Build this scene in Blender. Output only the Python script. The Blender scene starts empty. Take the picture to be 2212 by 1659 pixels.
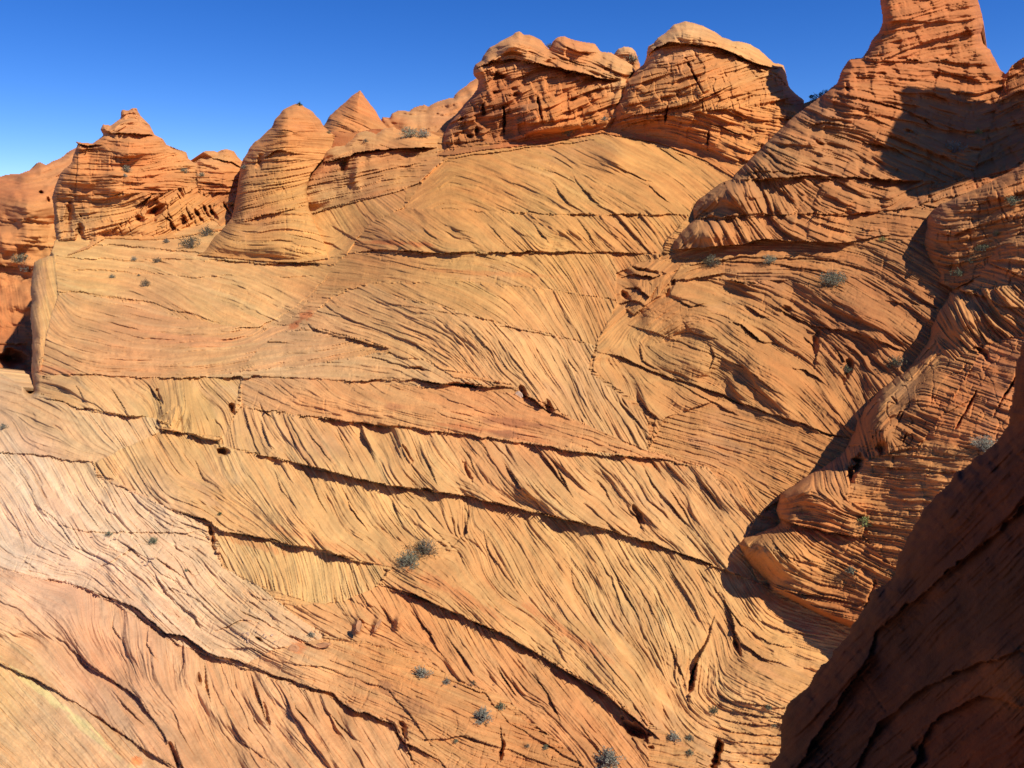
import bpy, math, random
import numpy as np
from mathutils import Vector
C = bpy.context.scene
COL = C.collection
R = math.radians

# ---------------------------------------------------------------- camera, sky, sun, exposure
PITCH = R(12.0)
LENS = 28.0
FO = LENS / 36.0 * 2212.0            # focal length in units of the layout sheet (2212 x 1659)
cam = bpy.data.objects.new('camera', bpy.data.cameras.new('camera'))
COL.objects.link(cam); C.camera = cam
cam.data.lens = LENS; cam.data.sensor_width = 36.0
cam.data.clip_start = 0.1; cam.data.clip_end = 20000
cam.location = (0, 0, 0); cam.rotation_euler = (R(90) - PITCH, 0, 0)

SUN = Vector((0.62, -0.44, 0.82)).normalized()      # direction towards the sun
w = bpy.data.worlds.new('World'); C.world = w; w.use_nodes = True
nt = w.node_tree; nt.nodes.clear()
sky = nt.nodes.new('ShaderNodeTexSky'); sky.sky_type = 'NISHITA'; sky.sun_disc = False
sky.sun_elevation = math.asin(SUN.z); sky.sun_rotation = math.atan2(SUN.x, SUN.y)
sky.altitude = 2500; sky.air_density = 0.85; sky.dust_density = 0.0; sky.ozone_density = 6.0
bg = nt.nodes.new('ShaderNodeBackground'); bg.inputs[1].default_value = 0.085
C.cycles.max_bounces = 5; C.cycles.diffuse_bounces = 4
out = nt.nodes.new('ShaderNodeOutputWorld')
hsv = nt.nodes.new('ShaderNodeHueSaturation'); hsv.inputs['Hue'].default_value = 0.514; hsv.inputs['Saturation'].default_value = 1.25; hsv.inputs['Value'].default_value = 1.33
nt.links.new(sky.outputs[0], hsv.inputs['Color']); nt.links.new(hsv.outputs[0], bg.inputs[0]); nt.links.new(bg.outputs[0], out.inputs[0])
sl = bpy.data.lights.new('sun', 'SUN'); sl.energy = 4.6; sl.angle = R(0.5); sl.color = (1.0, 0.95, 0.86)
so = bpy.data.objects.new('sun', sl); COL.objects.link(so)
so.rotation_euler = (-SUN).to_track_quat('-Z', 'Y').to_euler()
C.view_settings.view_transform = 'Standard'; C.view_settings.look = 'None'
C.view_settings.exposure = 0.35; C.view_settings.gamma = 1.0

# ---------------------------------------------------------------- helpers
def project(x, y, D):
    """sheet coordinates and depth -> world"""
    dx = (x - 1106.0) / FO; dz = -(y - 829.5) / FO
    cp, sp = math.cos(PITCH), math.sin(PITCH)
    return D * dx, D * (cp + dz * sp), D * (-sp + dz * cp)

def hash2(ix, iy, seed):
    h = (ix.astype(np.int64) * 374761393 + iy.astype(np.int64) * 668265263 + seed * 974634777) & 0x7fffffff
    h = ((h ^ (h >> 13)) * 1274126177) & 0x7fffffff
    h = (h ^ (h >> 16)) & 0xffff
    return (h / 32767.5 - 1.0).astype(np.float32)

def noise(X, Y, scale, seed):
    x = X / scale; y = Y / scale
    ix = np.floor(x); iy = np.floor(y); fx = (x - ix).astype(np.float32); fy = (y - iy).astype(np.float32)
    fx = fx * fx * (3 - 2 * fx); fy = fy * fy * (3 - 2 * fy)
    a = hash2(ix, iy, seed); b = hash2(ix + 1, iy, seed); c = hash2(ix, iy + 1, seed); d = hash2(ix + 1, iy + 1, seed)
    return (a * (1 - fx) + b * fx) * (1 - fy) + (c * (1 - fx) + d * fx) * fy

def fbm(X, Y, scale, seed, octv=3):
    s = 0; a = 1.0; t = 0
    for k in range(octv):
        s = s + a * noise(X, Y, scale / 2 ** k, seed + k * 17); t += a; a *= 0.5
    return s / t

def blur(a, r):
    for ax in (0, 1):
        for _ in range(2):
            n = int(r) * 2 + 1
            if n <= 1: continue
            pad = [(0, 0), (0, 0)]; pad[ax] = (n // 2 + 1, n // 2)
            c = np.cumsum(np.pad(a, pad, mode='reflect'), axis=ax, dtype=np.float64)
            a = ((c[n:] - c[:-n]) if ax == 0 else (c[:, n:] - c[:, :-n])) / n
    return a.astype(np.float32)

def inside(X, Y, poly):
    r = np.zeros(X.shape, bool); n = len(poly)
    for i in range(n):
        x1, y1 = poly[i]; x2, y2 = poly[(i + 1) % n]
        if y1 == y2: continue
        c = (Y >= min(y1, y2)) & (Y < max(y1, y2))
        r ^= c & (X < (x2 - x1) * (Y - y1) / (y2 - y1) + x1)
    return r

def polydist(X, Y, pts):
    """distance to an open polyline, signed side (+ = below/right of travel), arc parameter 0..1"""
    best = np.full(X.shape, 1e9, np.float32); side = np.zeros(X.shape, np.float32); par = np.zeros(X.shape, np.float32)
    L = [math.hypot(pts[i + 1][0] - pts[i][0], pts[i + 1][1] - pts[i][1]) for i in range(len(pts) - 1)]
    T = sum(L); acc = 0
    for i, l in enumerate(L):
        (x1, y1), (x2, y2) = pts[i], pts[i + 1]
        ux, uy = (x2 - x1) / l, (y2 - y1) / l
        t = np.clip((X - x1) * ux + (Y - y1) * uy, 0, l)
        dx = X - x1 - ux * t; dy = Y - y1 - uy * t
        d = np.hypot(dx, dy); m = d < best
        best = np.where(m, d, best); side = np.where(m, ux * dy - uy * dx, side); par = np.where(m, (acc + t) / T, par)
        acc += l
    return best, np.sign(side), par

def sgn_d(X, Y, pl):
    return 0.0

def idw(X, Y, pts, vals, p=2.0, soft=25.0):
    """smooth interpolation of scattered values (pts (n,2), vals (n,k))"""
    pts = np.asarray(pts, float); vals = np.asarray(vals, float)
    if vals.ndim == 1: vals = vals[:, None]
    num = [np.zeros(X.shape, np.float32) for _ in range(vals.shape[1])]; den = np.zeros(X.shape, np.float32)
    for (px, py), v in zip(pts, vals):
        wt = 1.0 / ((X - px) ** 2 + (Y - py) ** 2 + soft ** 2) ** p
        wt = wt.astype(np.float64) * 1e6
        den = den + wt
        for k in range(len(v)): num[k] = num[k] + wt * v[k]
    return [n / den for n in num]

def tps(X, Y, pts, vals, lam=0.02):
    """thin plate spline"""
    P = np.asarray(pts, float) / 1000; v = np.asarray(vals, float); n = len(P)
    def U(r2): return 0.5 * r2 * np.log(r2 + 1e-12)
    K = U(((P[:, None] - P[None]) ** 2).sum(-1)) + np.eye(n) * lam * 0.1
    A = np.zeros((n + 3, n + 3)); A[:n, :n] = K; A[:n, n] = 1; A[:n, n + 1:] = P; A[n, :n] = 1; A[n + 1:, :n] = P.T
    s = np.linalg.solve(A, np.concatenate([v, np.zeros(3)]))
    x = X / 1000; y = Y / 1000
    r = s[n] + s[n + 1] * x + s[n + 2] * y
    for i in range(n): r = r + s[i] * U((x - P[i, 0]) ** 2 + (y - P[i, 1]) ** 2)
    return r

def coarse(fn, X, Y, k=6):
    """evaluate fn on every k-th grid node and upsample bilinearly"""
    ny, nx = X.shape
    xs = X[0]; ys = Y[:, 0]
    cx = np.linspace(xs[0], xs[-1], max(3, nx // k)); cy = np.linspace(ys[0], ys[-1], max(3, ny // k))
    GX, GY = np.meshgrid(cx, cy)
    res = fn(GX, GY); single = not isinstance(res, (list, tuple))
    if single: res = [res]
    tx = (xs - cx[0]) / (cx[1] - cx[0]); ty = (ys - cy[0]) / (cy[1] - cy[0])
    ix = np.clip(tx.astype(int), 0, len(cx) - 2); iy = np.clip(ty.astype(int), 0, len(cy) - 2)
    fx = (tx - ix)[None]; fy = (ty - iy)[:, None]
    o = []
    for a in res:
        top = a[iy][:, ix] * (1 - fx) + a[iy][:, ix + 1] * fx
        bot = a[iy + 1][:, ix] * (1 - fx) + a[iy + 1][:, ix + 1] * fx
        o.append((top * (1 - fy) + bot * fy).astype(np.float32))
    return o[0] if single else o

def lic(fields, th, reg, L, sgn_rot=0.0):
    ny, nx = th.shape
    c = np.cos(th + sgn_rot).astype(np.float32).ravel(); s = np.sin(th + sgn_rot).astype(np.float32).ravel()
    jj, ii = np.meshgrid(np.arange(nx, dtype=np.float32), np.arange(ny, dtype=np.float32))
    x0 = jj.ravel(); y0 = ii.ravel(); r0 = reg.ravel()
    acc = [f.ravel().copy() for f in fields]; flat = [f.ravel() for f in fields]
    wsum = np.ones(nx * ny, np.float32)
    for sg in (1.0, -1.0):
        x = x0.copy(); y = y0.copy(); px = c * sg; py = s * sg; alive = np.ones(nx * ny, np.float32)
        for k in range(L):
            x += px; y += py
            xi = np.clip(x + 0.5, 0, nx - 1).astype(np.int32); yi = np.clip(y + 0.5, 0, ny - 1).astype(np.int32)
            idx = yi * nx + xi
            alive *= (r0[idx] == r0)
            wt = alive * (1 - k / L)
            for a, f in zip(acc, flat): a += f[idx] * wt
            wsum += wt
            nx_ = c[idx]; ny_ = s[idx]
            d = np.where(nx_ * px + ny_ * py < 0, -1.0, 1.0).astype(np.float32)
            px = nx_ * d; py = ny_ * d
    return [(a / wsum).reshape(ny, nx) for a in acc]

def bed_phase(X, Y, m, th):
    """polynomial whose level lines follow the bedding directions: one long smooth surface per set of beds"""
    ys, xs = np.nonzero(m)
    if len(ys) < 40: return Y.copy()
    st = max(1, len(ys) // 2600); ys = ys[::st]; xs = xs[::st]
    x = X[ys, xs]; y = Y[ys, xs]; t = th[ys, xs]
    cx, cy = x.mean(), y.mean(); sc = max(np.ptp(x), np.ptp(y)) / 2 + 1
    tx, ty = np.cos(t), np.sin(t); nx_, ny_ = -ty, tx
    M = np.array([[(nx_ * nx_).mean(), (nx_ * ny_).mean()], [(nx_ * ny_).mean(), (ny_ * ny_).mean()]])
    v = np.linalg.eigh(M)[1][:, 1]; v = v * (1 if v[1] > 0 else -1)
    sg = np.sign(nx_ * v[0] + ny_ * v[1]); nx_ = nx_ * sg; ny_ = ny_ * sg
    u, w_ = (x - cx) / sc, (y - cy) / sc; ex = [(i, j) for i in range(8) for j in range(8) if 0 < i + j <= 7]
    gx = np.stack([(i * u ** max(i - 1, 0) * w_ ** j if i else 0 * u) for i, j in ex], 1) / sc
    gy = np.stack([(j * u ** i * w_ ** max(j - 1, 0) if j else 0 * u) for i, j in ex], 1) / sc
    A = np.concatenate([(gx * tx[:, None] + gy * ty[:, None]), 0.22 * (gx * nx_[:, None] + gy * ny_[:, None])])
    b = np.concatenate([np.zeros(len(x)), 0.22 * np.ones(len(x))])
    k = np.sqrt(len(x)) * 0.004 / sc
    sol = np.linalg.lstsq(np.concatenate([A, np.diag([k * (i + j) for i, j in ex])]), np.concatenate([b, np.zeros(len(ex))]), rcond=None)[0]
    U = np.clip((X - cx) / sc, -1.3, 1.3); W = np.clip((Y - cy) / sc, -1.3, 1.3)
    pu = [np.ones_like(U)]; pw = [np.ones_like(W)]
    for _ in range(7): pu.append(pu[-1] * U); pw.append(pw[-1] * W)
    return sum(c * pu[i] * pw[j] for c, (i, j) in zip(sol, ex))

def steps(phi, period, seed, sharp=0.12):
    """stack of beds: each one swells outwards to its lower edge and breaks off"""
    p = phi / period + 0.35 * noise(phi, phi * 0, period * 2.3, seed + 5); i = np.floor(p); f = p - i
    a = 0.5 + 0.5 * hash2(i, i * 0, seed)
    return a * np.where(f < 1 - sharp, f / (1 - sharp), (1 - f) / sharp) - 0.25

def unit(a): return a / (a.std() + 1e-9)

def sample(a, x, y):
    ny, nx = a.shape
    x = np.clip(x, 0, nx - 1.001); y = np.clip(y, 0, ny - 1.001)
    ix = x.astype(np.int32); iy = y.astype(np.int32); fx = x - ix; fy = y - iy
    return (a[iy, ix] * (1 - fx) + a[iy, ix + 1] * fx) * (1 - fy) + (a[iy + 1, ix] * (1 - fx) + a[iy + 1, ix + 1] * fx) * fy

# ---------------------------------------------------------------- materials
def rock_material(name, rough=0.9, grain=1.0, mottling=0.16, fine=1.0):
    m = bpy.data.materials.new(name); m.use_nodes = True; n = m.node_tree.nodes; l = m.node_tree.links
    b = n['Principled BSDF']; b.inputs['Roughness'].default_value = rough
    b.inputs['Specular IOR Level'].default_value = 0.25
    at = n.new('ShaderNodeAttribute'); at.attribute_name = 'rock_colour'
    ge = n.new('ShaderNodeNewGeometry')
    n1 = n.new('ShaderNodeTexNoise'); n1.inputs['Scale'].default_value = 1.3 * fine; n1.inputs['Detail'].default_value = 9; n1.inputs['Roughness'].default_value = 0.62
    l.new(ge.outputs['Position'], n1.inputs['Vector'])
    mr = n.new('ShaderNodeMapRange'); mr.inputs[1].default_value = 0.25; mr.inputs[2].default_value = 0.75
    mr.inputs[3].default_value = 1 - mottling; mr.inputs[4].default_value = 1 + mottling
    l.new(n1.outputs[0], mr.inputs[0])
    mx = n.new('ShaderNodeMix'); mx.data_type = 'RGBA'; mx.blend_type = 'MULTIPLY'; mx.inputs[0].default_value = 1.0
    l.new(at.outputs['Color'], mx.inputs[6]); l.new(mr.outputs[0], mx.inputs[7]); l.new(mx.outputs[2], b.inputs['Base Color'])
    n2 = n.new('ShaderNodeTexNoise'); n2.inputs['Scale'].default_value = 14.0 * fine; n2.inputs['Detail'].default_value = 5; n2.inputs['Roughness'].default_value = 0.7
    l.new(ge.outputs['Position'], n2.inputs['Vector'])
    bp = n.new('ShaderNodeBump'); bp.inputs['Strength'].default_value = 0.55; bp.inputs['Distance'].default_value = 0.03 * grain
    l.new(n2.outputs[0], bp.inputs['Height']); l.new(bp.outputs[0], b.inputs['Normal'])
    return m
M_ROCK = rock_material('layered_sandstone')
M_NEAR = rock_material('shade_darkened_sandstone', grain=.5, mottling=.45, fine=4.0)  # for the near outcrop, whose colour is darkened to stand in for shade

def plain(name, col, rough=0.9, var=0.3, scale=8):
    m = bpy.data.materials.new(name); m.use_nodes = True; n = m.node_tree.nodes; l = m.node_tree.links
    b = n['Principled BSDF']; b.inputs['Roughness'].default_value = rough; b.inputs['Specular IOR Level'].default_value = 0.2
    t = n.new('ShaderNodeTexNoise'); t.inputs['Scale'].default_value = scale; t.inputs['Detail'].default_value = 6
    g = n.new('ShaderNodeNewGeometry'); l.new(g.outputs['Position'], t.inputs['Vector'])
    r = n.new('ShaderNodeValToRGB'); r.color_ramp.elements[0].position = 0.3; r.color_ramp.elements[1].position = 0.7
    r.color_ramp.elements[0].color = (*[c * (1 - var) for c in col], 1); r.color_ramp.elements[1].color = (*[min(1, c * (1 + var)) for c in col], 1)
    l.new(t.outputs[0], r.inputs[0]); l.new(r.outputs[0], b.inputs['Base Color'])
    return m

# ---------------------------------------------------------------- terrain sheets
LAYERS = []     # kept for standing shrubs on the rock: (X, Y, D, mask)

def s2l(c):
    c = np.asarray(c, float) / 255.0
    return np.where(c <= 0.04045, c / 12.92, ((c + 0.055) / 1.055) ** 2.4)

def build_layer(name, poly, depth, cols, regions=(), ledges=(), holes=(), bumps=(), step=1.8, rim=(), back=3.0, seed=1,
                amp=1.0, rough_edge=3.0, parent=None, parts=None, default=(8.0, 1, 1, 1, 0.5), big=0.22, bigscale=160, block=0.0,
                pull=0.3, dist_boost=1.0, foot=None, footw=22.0, cool=0.22, dark=1.0, stains=(), mat=None):
    """One rock body. poly: outline; depth: (x, y, metres) controls; cols: (x, y, rgb as seen) controls;
    regions: cross-bedded sets (outline, bedding directions, strengths); ledges: overhanging bed edges."""
    px = [p[0] for p in poly]; py = [p[1] for p in poly]
    xs = np.arange(min(px) - 12, max(px) + 12, step); ys = np.arange(min(py) - 12, max(py) + 12, step)
    X, Y = np.meshgrid(xs, ys); ny, nx = X.shape
    X32 = X.astype(np.float32); Y32 = Y.astype(np.float32)
    rng = np.random.default_rng(seed * 101 + 7)
    # outline, roughened
    wx = (fbm(X, Y, 26, seed + 3, 2) * rough_edge); wy = (fbm(X, Y, 22, seed + 9, 2) * rough_edge)
    mask = inside(X + wx, Y + wy, poly)
    # macro depth
    dp = np.asarray(depth, float)
    D = coarse(lambda a, b: tps(a, b, dp[:, :2], dp[:, 2]), X, Y, 8).astype(np.float64)
    for (pl, rpx, rm) in rim:                        # rounding back of free edges
        d, _, _ = polydist(X32 + wx, Y32 + wy, pl)
        t = np.clip(1 - d / rpx, 0, 1)
        D = D + rm * (1 - np.sqrt(np.clip(1 - t * t, 0, 1)))
    # bedding direction field
    th = np.full(X.shape, R(default[0]), np.float32); reg = np.zeros(X.shape, np.int16)
    pr = [np.full(X.shape, default[k], np.float32) for k in range(1, 5)]
    phi = (Y - X * math.tan(R(default[0]))).astype(np.float64); tint = None
    tcol = [None] * 3; tw = np.zeros(X.shape, np.float32); tc = [np.zeros(X.shape, np.float32) for _ in range(3)]
    for ri, rg in enumerate(regions):
        rp, samp, prm = rg[:3]
        bx = [p[0] for p in rp]; by = [p[1] for p in rp]
        j0, j1 = np.searchsorted(xs, [min(bx) - 8, max(bx) + 8]); i0, i1 = np.searchsorted(ys, [min(by) - 8, max(by) + 8])
        if j1 - j0 < 4 or i1 - i0 < 4: continue
        sx = X[i0:i1, j0:j1]; sy = Y[i0:i1, j0:j1]
        m = inside(sx + wx[i0:i1, j0:j1] * 0.8, sy + wy[i0:i1, j0:j1] * 0.8, rp)
        sa = np.array(samp, float); a = np.radians(sa[:, 2])
        cc, ss = coarse(lambda p, q: idw(p, q, sa[:, :2], np.stack([np.cos(2 * a), np.sin(2 * a)], 1), 1.6, 14), sx, sy, 5)
        t = 0.5 * np.arctan2(ss, cc)
        th[i0:i1, j0:j1][m] = t[m]; reg[i0:i1, j0:j1][m] = ri + 1
        for k in range(4): pr[k][i0:i1, j0:j1][m] = prm[k]
        ph = bed_phase(sx, sy, m, t); phi[i0:i1, j0:j1][m] = ph[m] + ri * 977.0
        tw[i0:i1, j0:j1][m] = 0.0
        if len(rg) > 3:
            tw[i0:i1, j0:j1][m] = 0.36
            for k in range(3): tc[k][i0:i1, j0:j1][m] = s2l(rg[3])[k]
    th = th + (fbm(X, Y, 80, seed + 21, 2) * 0.14 + fbm(X, Y, 26, seed + 31, 2) * 0.07).astype(np.float32)
    # bedding relief: noise drawn out along the bedding
    base = [blur(rng.standard_normal(X.shape).astype(np.float32), r) for r in (0, 1, 2, 4)]
    base.append(blur(rng.standard_normal(X.shape).astype(np.float32), 13))
    base.append(blur(rng.standard_normal(X.shape).astype(np.float32), 1)); base.append(blur(rng.standard_normal(X.shape).astype(np.float32), 4))
    base = [unit(b) for b in base]
    f = lic(base, th, reg, 34)
    f = lic(f, th, reg, 22)
    f1, f2, f3, f4, f5, k1, k2 = [unit(b) for b in f]
    # joints across the bedding
    jn = lic([unit(blur(rng.standard_normal(X.shape).astype(np.float32), 1)), unit(blur(rng.standard_normal(X.shape).astype(np.float32), 5))], th + 0.25 * fbm(X, Y, 40, seed + 77, 2).astype(np.float32), reg, 14, math.pi / 2)
    j1_ = unit(jn[0]); j2_ = unit(jn[1])
    patch = np.clip(0.5 + 0.9 * fbm(X, Y, 90, seed + 41, 3), 0.12, 1.5).astype(np.float32)     # some places worn smooth
    def shelf(v, k): return np.tanh(k * v) / math.tanh(k)
    pw = phi + 9.0 * fbm(X, Y, 85, seed + 43, 2) + 2.6 * fbm(X, Y, 24, seed + 44, 2)
    brk = np.clip(0.75 + 0.35 * f4, 0.15, 1.4)          # beds fade in and out along their length
    ragged = 1.0 * f4 + 0.5 * f3
    P = pr[0] * (0.022 * steps(pw, 6.3, seed + 1, .22) + 0.032 * steps(pw, 12.5, seed + 2, .16)) * (0.45 + 0.55 * patch) \
        + pr[1] * 0.066 * steps(pw + ragged, 27, seed + 3, .09) * brk * (0.3 + 0.7 * patch) + pr[2] * 0.125 * steps(pw + 1.6 * ragged + 4 * f5, 63, seed + 4, .05) * patch * brk
    bandc = steps(pw, 9.5, seed + 6, .4) + 0.8 * steps(pw, 34, seed + 7, .4)
    H = P * STEPS + pr[0] * 0.015 * f1 + pr[0] * (0.35 + 0.65 * patch) * 0.010 * shelf(f2, 1.4) + 0.12 * np.clip(pr[2] - 0.55, 0, 1.2) * shelf(f5, 1.2) + pr[1] * 0.012 * shelf(f3, 1.6) * (0.3 + 0.7 * patch) + pr[2] * 0.022 * shelf(f4, 1.3) * patch
    crack = np.clip(j1_ - 1.5, 0, 1.2) * 0.045 + np.clip(np.abs(1 / (np.abs(j2_) * 14 + 1)) - 0.35, 0, 1) * 0.07
    H = H - pr[3] * crack * np.clip(0.3 + patch, 0, 1)
    if block:
        H = H + block * (0.6 * shelf(f4, 3.0) + 0.35 * shelf(j2_, 3.0))
    H = H.astype(np.float32)
    # undercut: each bed leans out over the one below
    nxn = np.sin(th); nyn = -np.cos(th)
    flip = np.where(nyn > 0, -1.0, 1.0); nxn = nxn * flip; nyn = nyn * flip
    jj, ii = np.meshgrid(np.arange(nx, dtype=np.float32), np.arange(ny, dtype=np.float32))
    Hs = H
    for _ in range(2):
        Hs = sample(H, jj + nxn * Hs * WARP, ii + nyn * Hs * WARP)
    H = Hs * amp
    # ledges
    G = np.zeros(X.shape, np.float64)
    for (pl, h, wpx, groove) in ledges:
        h = h * 0.7; groove = groove * 0.55
        bx = [p[0] for p in pl]; by = [p[1] for p in pl]; mrg = wpx * 3 + 10
        j0, j1 = np.searchsorted(xs, [min(bx) - mrg, max(bx) + mrg]); i0, i1 = np.searchsorted(ys, [min(by) - mrg, max(by) + mrg])
        if j1 - j0 < 3 or i1 - i0 < 3: continue
        sx = X32[i0:i1, j0:j1] + wx[i0:i1, j0:j1] * 0.8; sy = Y32[i0:i1, j0:j1] + wy[i0:i1, j0:j1] * 0.8
        sy = sy + noise(sx, sy, 12, seed + 5) * 0.8 + 1.0 * f4[i0:i1, j0:j1]
        d, sd, par = polydist(sx, sy, pl)
        tl = 8 if max(bx) - min(bx) > 150 else 2.6
        taper = np.clip(par * tl, 0, 1) * np.clip((1 - par) * tl, 0, 1)
        taper = taper * (0.75 + 0.45 * noise(sx, sy, 45, seed + 61))
        up = (sd < 0)
        gn = np.clip(0.25 + 1.1 * noise(sx, sy, 28, seed + 65), 0, 1)
        wl = wpx * (0.55 + 0.5 * noise(sx, sy, 14, seed + 66))
        gw = 2.0 + 1.6 * noise(sx, sy, 17, seed + 67)
        e = np.where(up, h * 0.65 * np.exp(-d / (wpx * 1.5)), -h * 0.22 * np.exp(-(d / np.maximum(wl, 2)) ** 1.3) - h * 0.5 * np.exp(-d / (wpx * 1.9)) - groove * gn * 0.9 * np.exp(-(d / gw) ** 2))
        G[i0:i1, j0:j1] += e * taper
    for (hx, hy, rx, ry, rot, dep) in holes:
        c, s = math.cos(R(rot)), math.sin(R(rot)); m = max(rx, ry) * 1.6 + 8
        j0, j1 = np.searchsorted(xs, [hx - m, hx + m]); i0, i1 = np.searchsorted(ys, [hy - m, hy + m])
        if j1 - j0 < 2 or i1 - i0 < 2: continue
        sx = X[i0:i1, j0:j1] - hx + wx[i0:i1, j0:j1]; sy = Y[i0:i1, j0:j1] - hy + wy[i0:i1, j0:j1]
        u = (sx * c + sy * s) / rx; v = (-sx * s + sy * c) / ry
        r = np.sqrt(u * u + v * v) + 0.45 * fbm(sx + hx, sy + hy, max(6.0, min(rx, ry) * 1.3), seed + 68, 2) + 0.25 * sample(f3, *np.meshgrid(np.arange(j0, j1), np.arange(i0, i1))) * 0.5
        G[i0:i1, j0:j1] -= dep * 0.8 * np.clip(1.1 - r, 0, 1) ** 0.8
    for (hx, hy, rx, ry, rot, hgt) in bumps:
        c, s = math.cos(R(rot)), math.sin(R(rot))
        u = ((X - hx) * c + (Y - hy) * s) / rx; v = (-(X - hx) * s + (Y - hy) * c) / ry
        G += hgt * np.exp(-(u * u + v * v))
    H2 = H + big * (fbm(X, Y, bigscale, seed + 51, 3)) + 0.035 * fbm(X, Y, 16, seed + 52, 3)
    Dd = D - (H2 * dist_boost + G) * (D / 20.0)
    if foot:                                         # the body grows out of the hillside along its foot
        hx_, hy_, HD, _m = LAYERS[0]
        hv = sample(HD, (X - hx_[0]) / (hx_[1] - hx_[0]), (Y - hy_[0]) / (hy_[1] - hy_[0]))
        d, sd_, _ = polydist(X32, Y32, foot)
        wf = np.where(sd_ > 0, 1.0, np.exp(-(d / footw) ** 2))
        Dd = Dd * (1 - wf) + (hv + 0.06 - 0.25 * (wf < 0.98)) * wf
    keep = mask
    # world positions
    PX, PY, PZ = project(X, Y, Dd)
    # colour
    cp = [(c[0], c[1]) for c in cols]; cv = [s2l(c[2]) * (1 - cool) + s2l((214, 152, 96)) * cool for c in cols]
    rgb = coarse(lambda a, b: idw(a, b, cp, np.array(cv), 1.9, 40), X, Y, 6)
    lam = 0.60 * k1 + 0.4 * f1 + 0.35 * rng.standard_normal(X.shape)
    band = k2
    rgb = [a * (1 - tw) + b * tw for a, b in zip(rgb, tc)]
    val = 1 + 0.09 * np.tanh(lam) + 0.06 * np.tanh(band) + 0.13 * bandc + 0.04 * fbm(X, Y, 60, seed + 71, 4)
    hue = 0.04 * np.tanh(band * 0.8 + 0.5 * k1) - 0.09 * bandc + 0.03 * fbm(X, Y, 130, seed + 81, 4)
    varn = np.clip(fbm(X + 30 * band, Y, 120, seed + 91, 4) - 0.25, 0, 0.5) * 0.35    # grey-brown desert varnish patches
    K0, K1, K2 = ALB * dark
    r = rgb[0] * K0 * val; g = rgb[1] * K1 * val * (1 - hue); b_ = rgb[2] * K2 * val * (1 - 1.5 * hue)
    grey = 0.30 * r + 0.5 * g + 0.2 * b_
    r = r * (1 - varn) + varn * grey * 1.0; g = g * (1 - varn) + varn * grey * 0.70; b_ = b_ * (1 - varn) + varn * grey * 0.50
    lum_ = 0.4 * r + 0.45 * g + 0.15 * b_
    r = r * 0.98 + lum_ * 0.02; g = g * 0.97 + lum_ * 0.04; b_ = b_ * 0.98 + lum_ * 0.02
    for (hx, hy, rx, ry, rot, sc_, al) in stains:
        c, s_ = math.cos(R(rot)), math.sin(R(rot))
        u = ((X - hx) * c + (Y - hy) * s_) / rx; v = (-(X - hx) * s_ + (Y - hy) * c) / ry
        q_ = np.clip((1.15 - np.sqrt(u * u + v * v) + 0.55 * fbm(X, Y, 22, seed + 95, 3) + 0.18 * k1) * 2.2, 0, 1) * al
        l3 = s2l(sc_) * ALB
        r = r * (1 - q_) + l3[0] * val * q_; g = g * (1 - q_) + l3[1] * val * q_; b_ = b_ * (1 - q_) + l3[2] * val * q_
    # mesh
    idx = -np.ones(X.shape, np.int64); idx[keep] = np.arange(keep.sum())
    q = keep[:-1, :-1] & keep[1:, :-1] & keep[:-1, 1:] & keep[1:, 1:]
    a = idx[:-1, :-1][q]; b = idx[1:, :-1][q]; c = idx[1:, 1:][q]; d = idx[:-1, 1:][q]
    co = np.stack([PX[keep], PY[keep], PZ[keep]], 1); colr = np.stack([r[keep], g[keep], b_[keep], np.ones(keep.sum())], 1)
    quads = np.stack([a, b, c, d], 1)
    # edges on the boundary -> sides and back, so that the body has thickness
    E = np.concatenate([quads[:, [0, 1]], quads[:, [1, 2]], quads[:, [2, 3]], quads[:, [3, 0]]])
    key = np.sort(E, 1); key = key[:, 0] * (len(co) + 1) + key[:, 1]
    uq, inv, cnt = np.unique(key, return_inverse=True, return_counts=True)
    be = E[cnt[inv] == 1]
    bv = np.unique(be); mp = -np.ones(len(co), np.int64)
    ctr = co.mean(0); n0 = len(co)
    nb = len(bv); P0 = co[bv]; Dm = np.linalg.norm(P0, axis=1)[:, None]
    P1 = P0 * (1 + 0.35 * back / Dm); P1 = P1 + (ctr * (1 + back * 0.35 / np.linalg.norm(ctr)) - P1) * pull * 0.25
    P2 = P0 * (1 + back / Dm); P2 = P2 + (ctr * (1 + back / np.linalg.norm(ctr)) - P2) * pull
    mp[bv] = np.arange(nb)
    s1 = np.stack([be[:, 1], be[:, 0], n0 + mp[be[:, 0]], n0 + mp[be[:, 1]]], 1)
    s2 = np.stack([n0 + mp[be[:, 1]], n0 + mp[be[:, 0]], n0 + nb + mp[be[:, 0]], n0 + nb + mp[be[:, 1]]], 1)
    co = np.concatenate([co, P1, P2]); colr = np.concatenate([colr, colr[bv], colr[bv]])
    quads = np.concatenate([quads, s1, s2])
    # split in parts
    cen = None
    obs = []
    sets = [(name, None)] if not parts else parts
    if parts:
        fx = np.concatenate([X[:-1, :-1][q], X[keep][be[:, 0]], X[keep][be[:, 0]]]); fy = np.concatenate([Y[:-1, :-1][q], Y[keep][be[:, 0]], Y[keep][be[:, 0]]])
        cap = inside(fx, fy, parts[1][1])
        sel = [~cap, cap]
    else: sel = [np.ones(len(quads), bool)]
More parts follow.
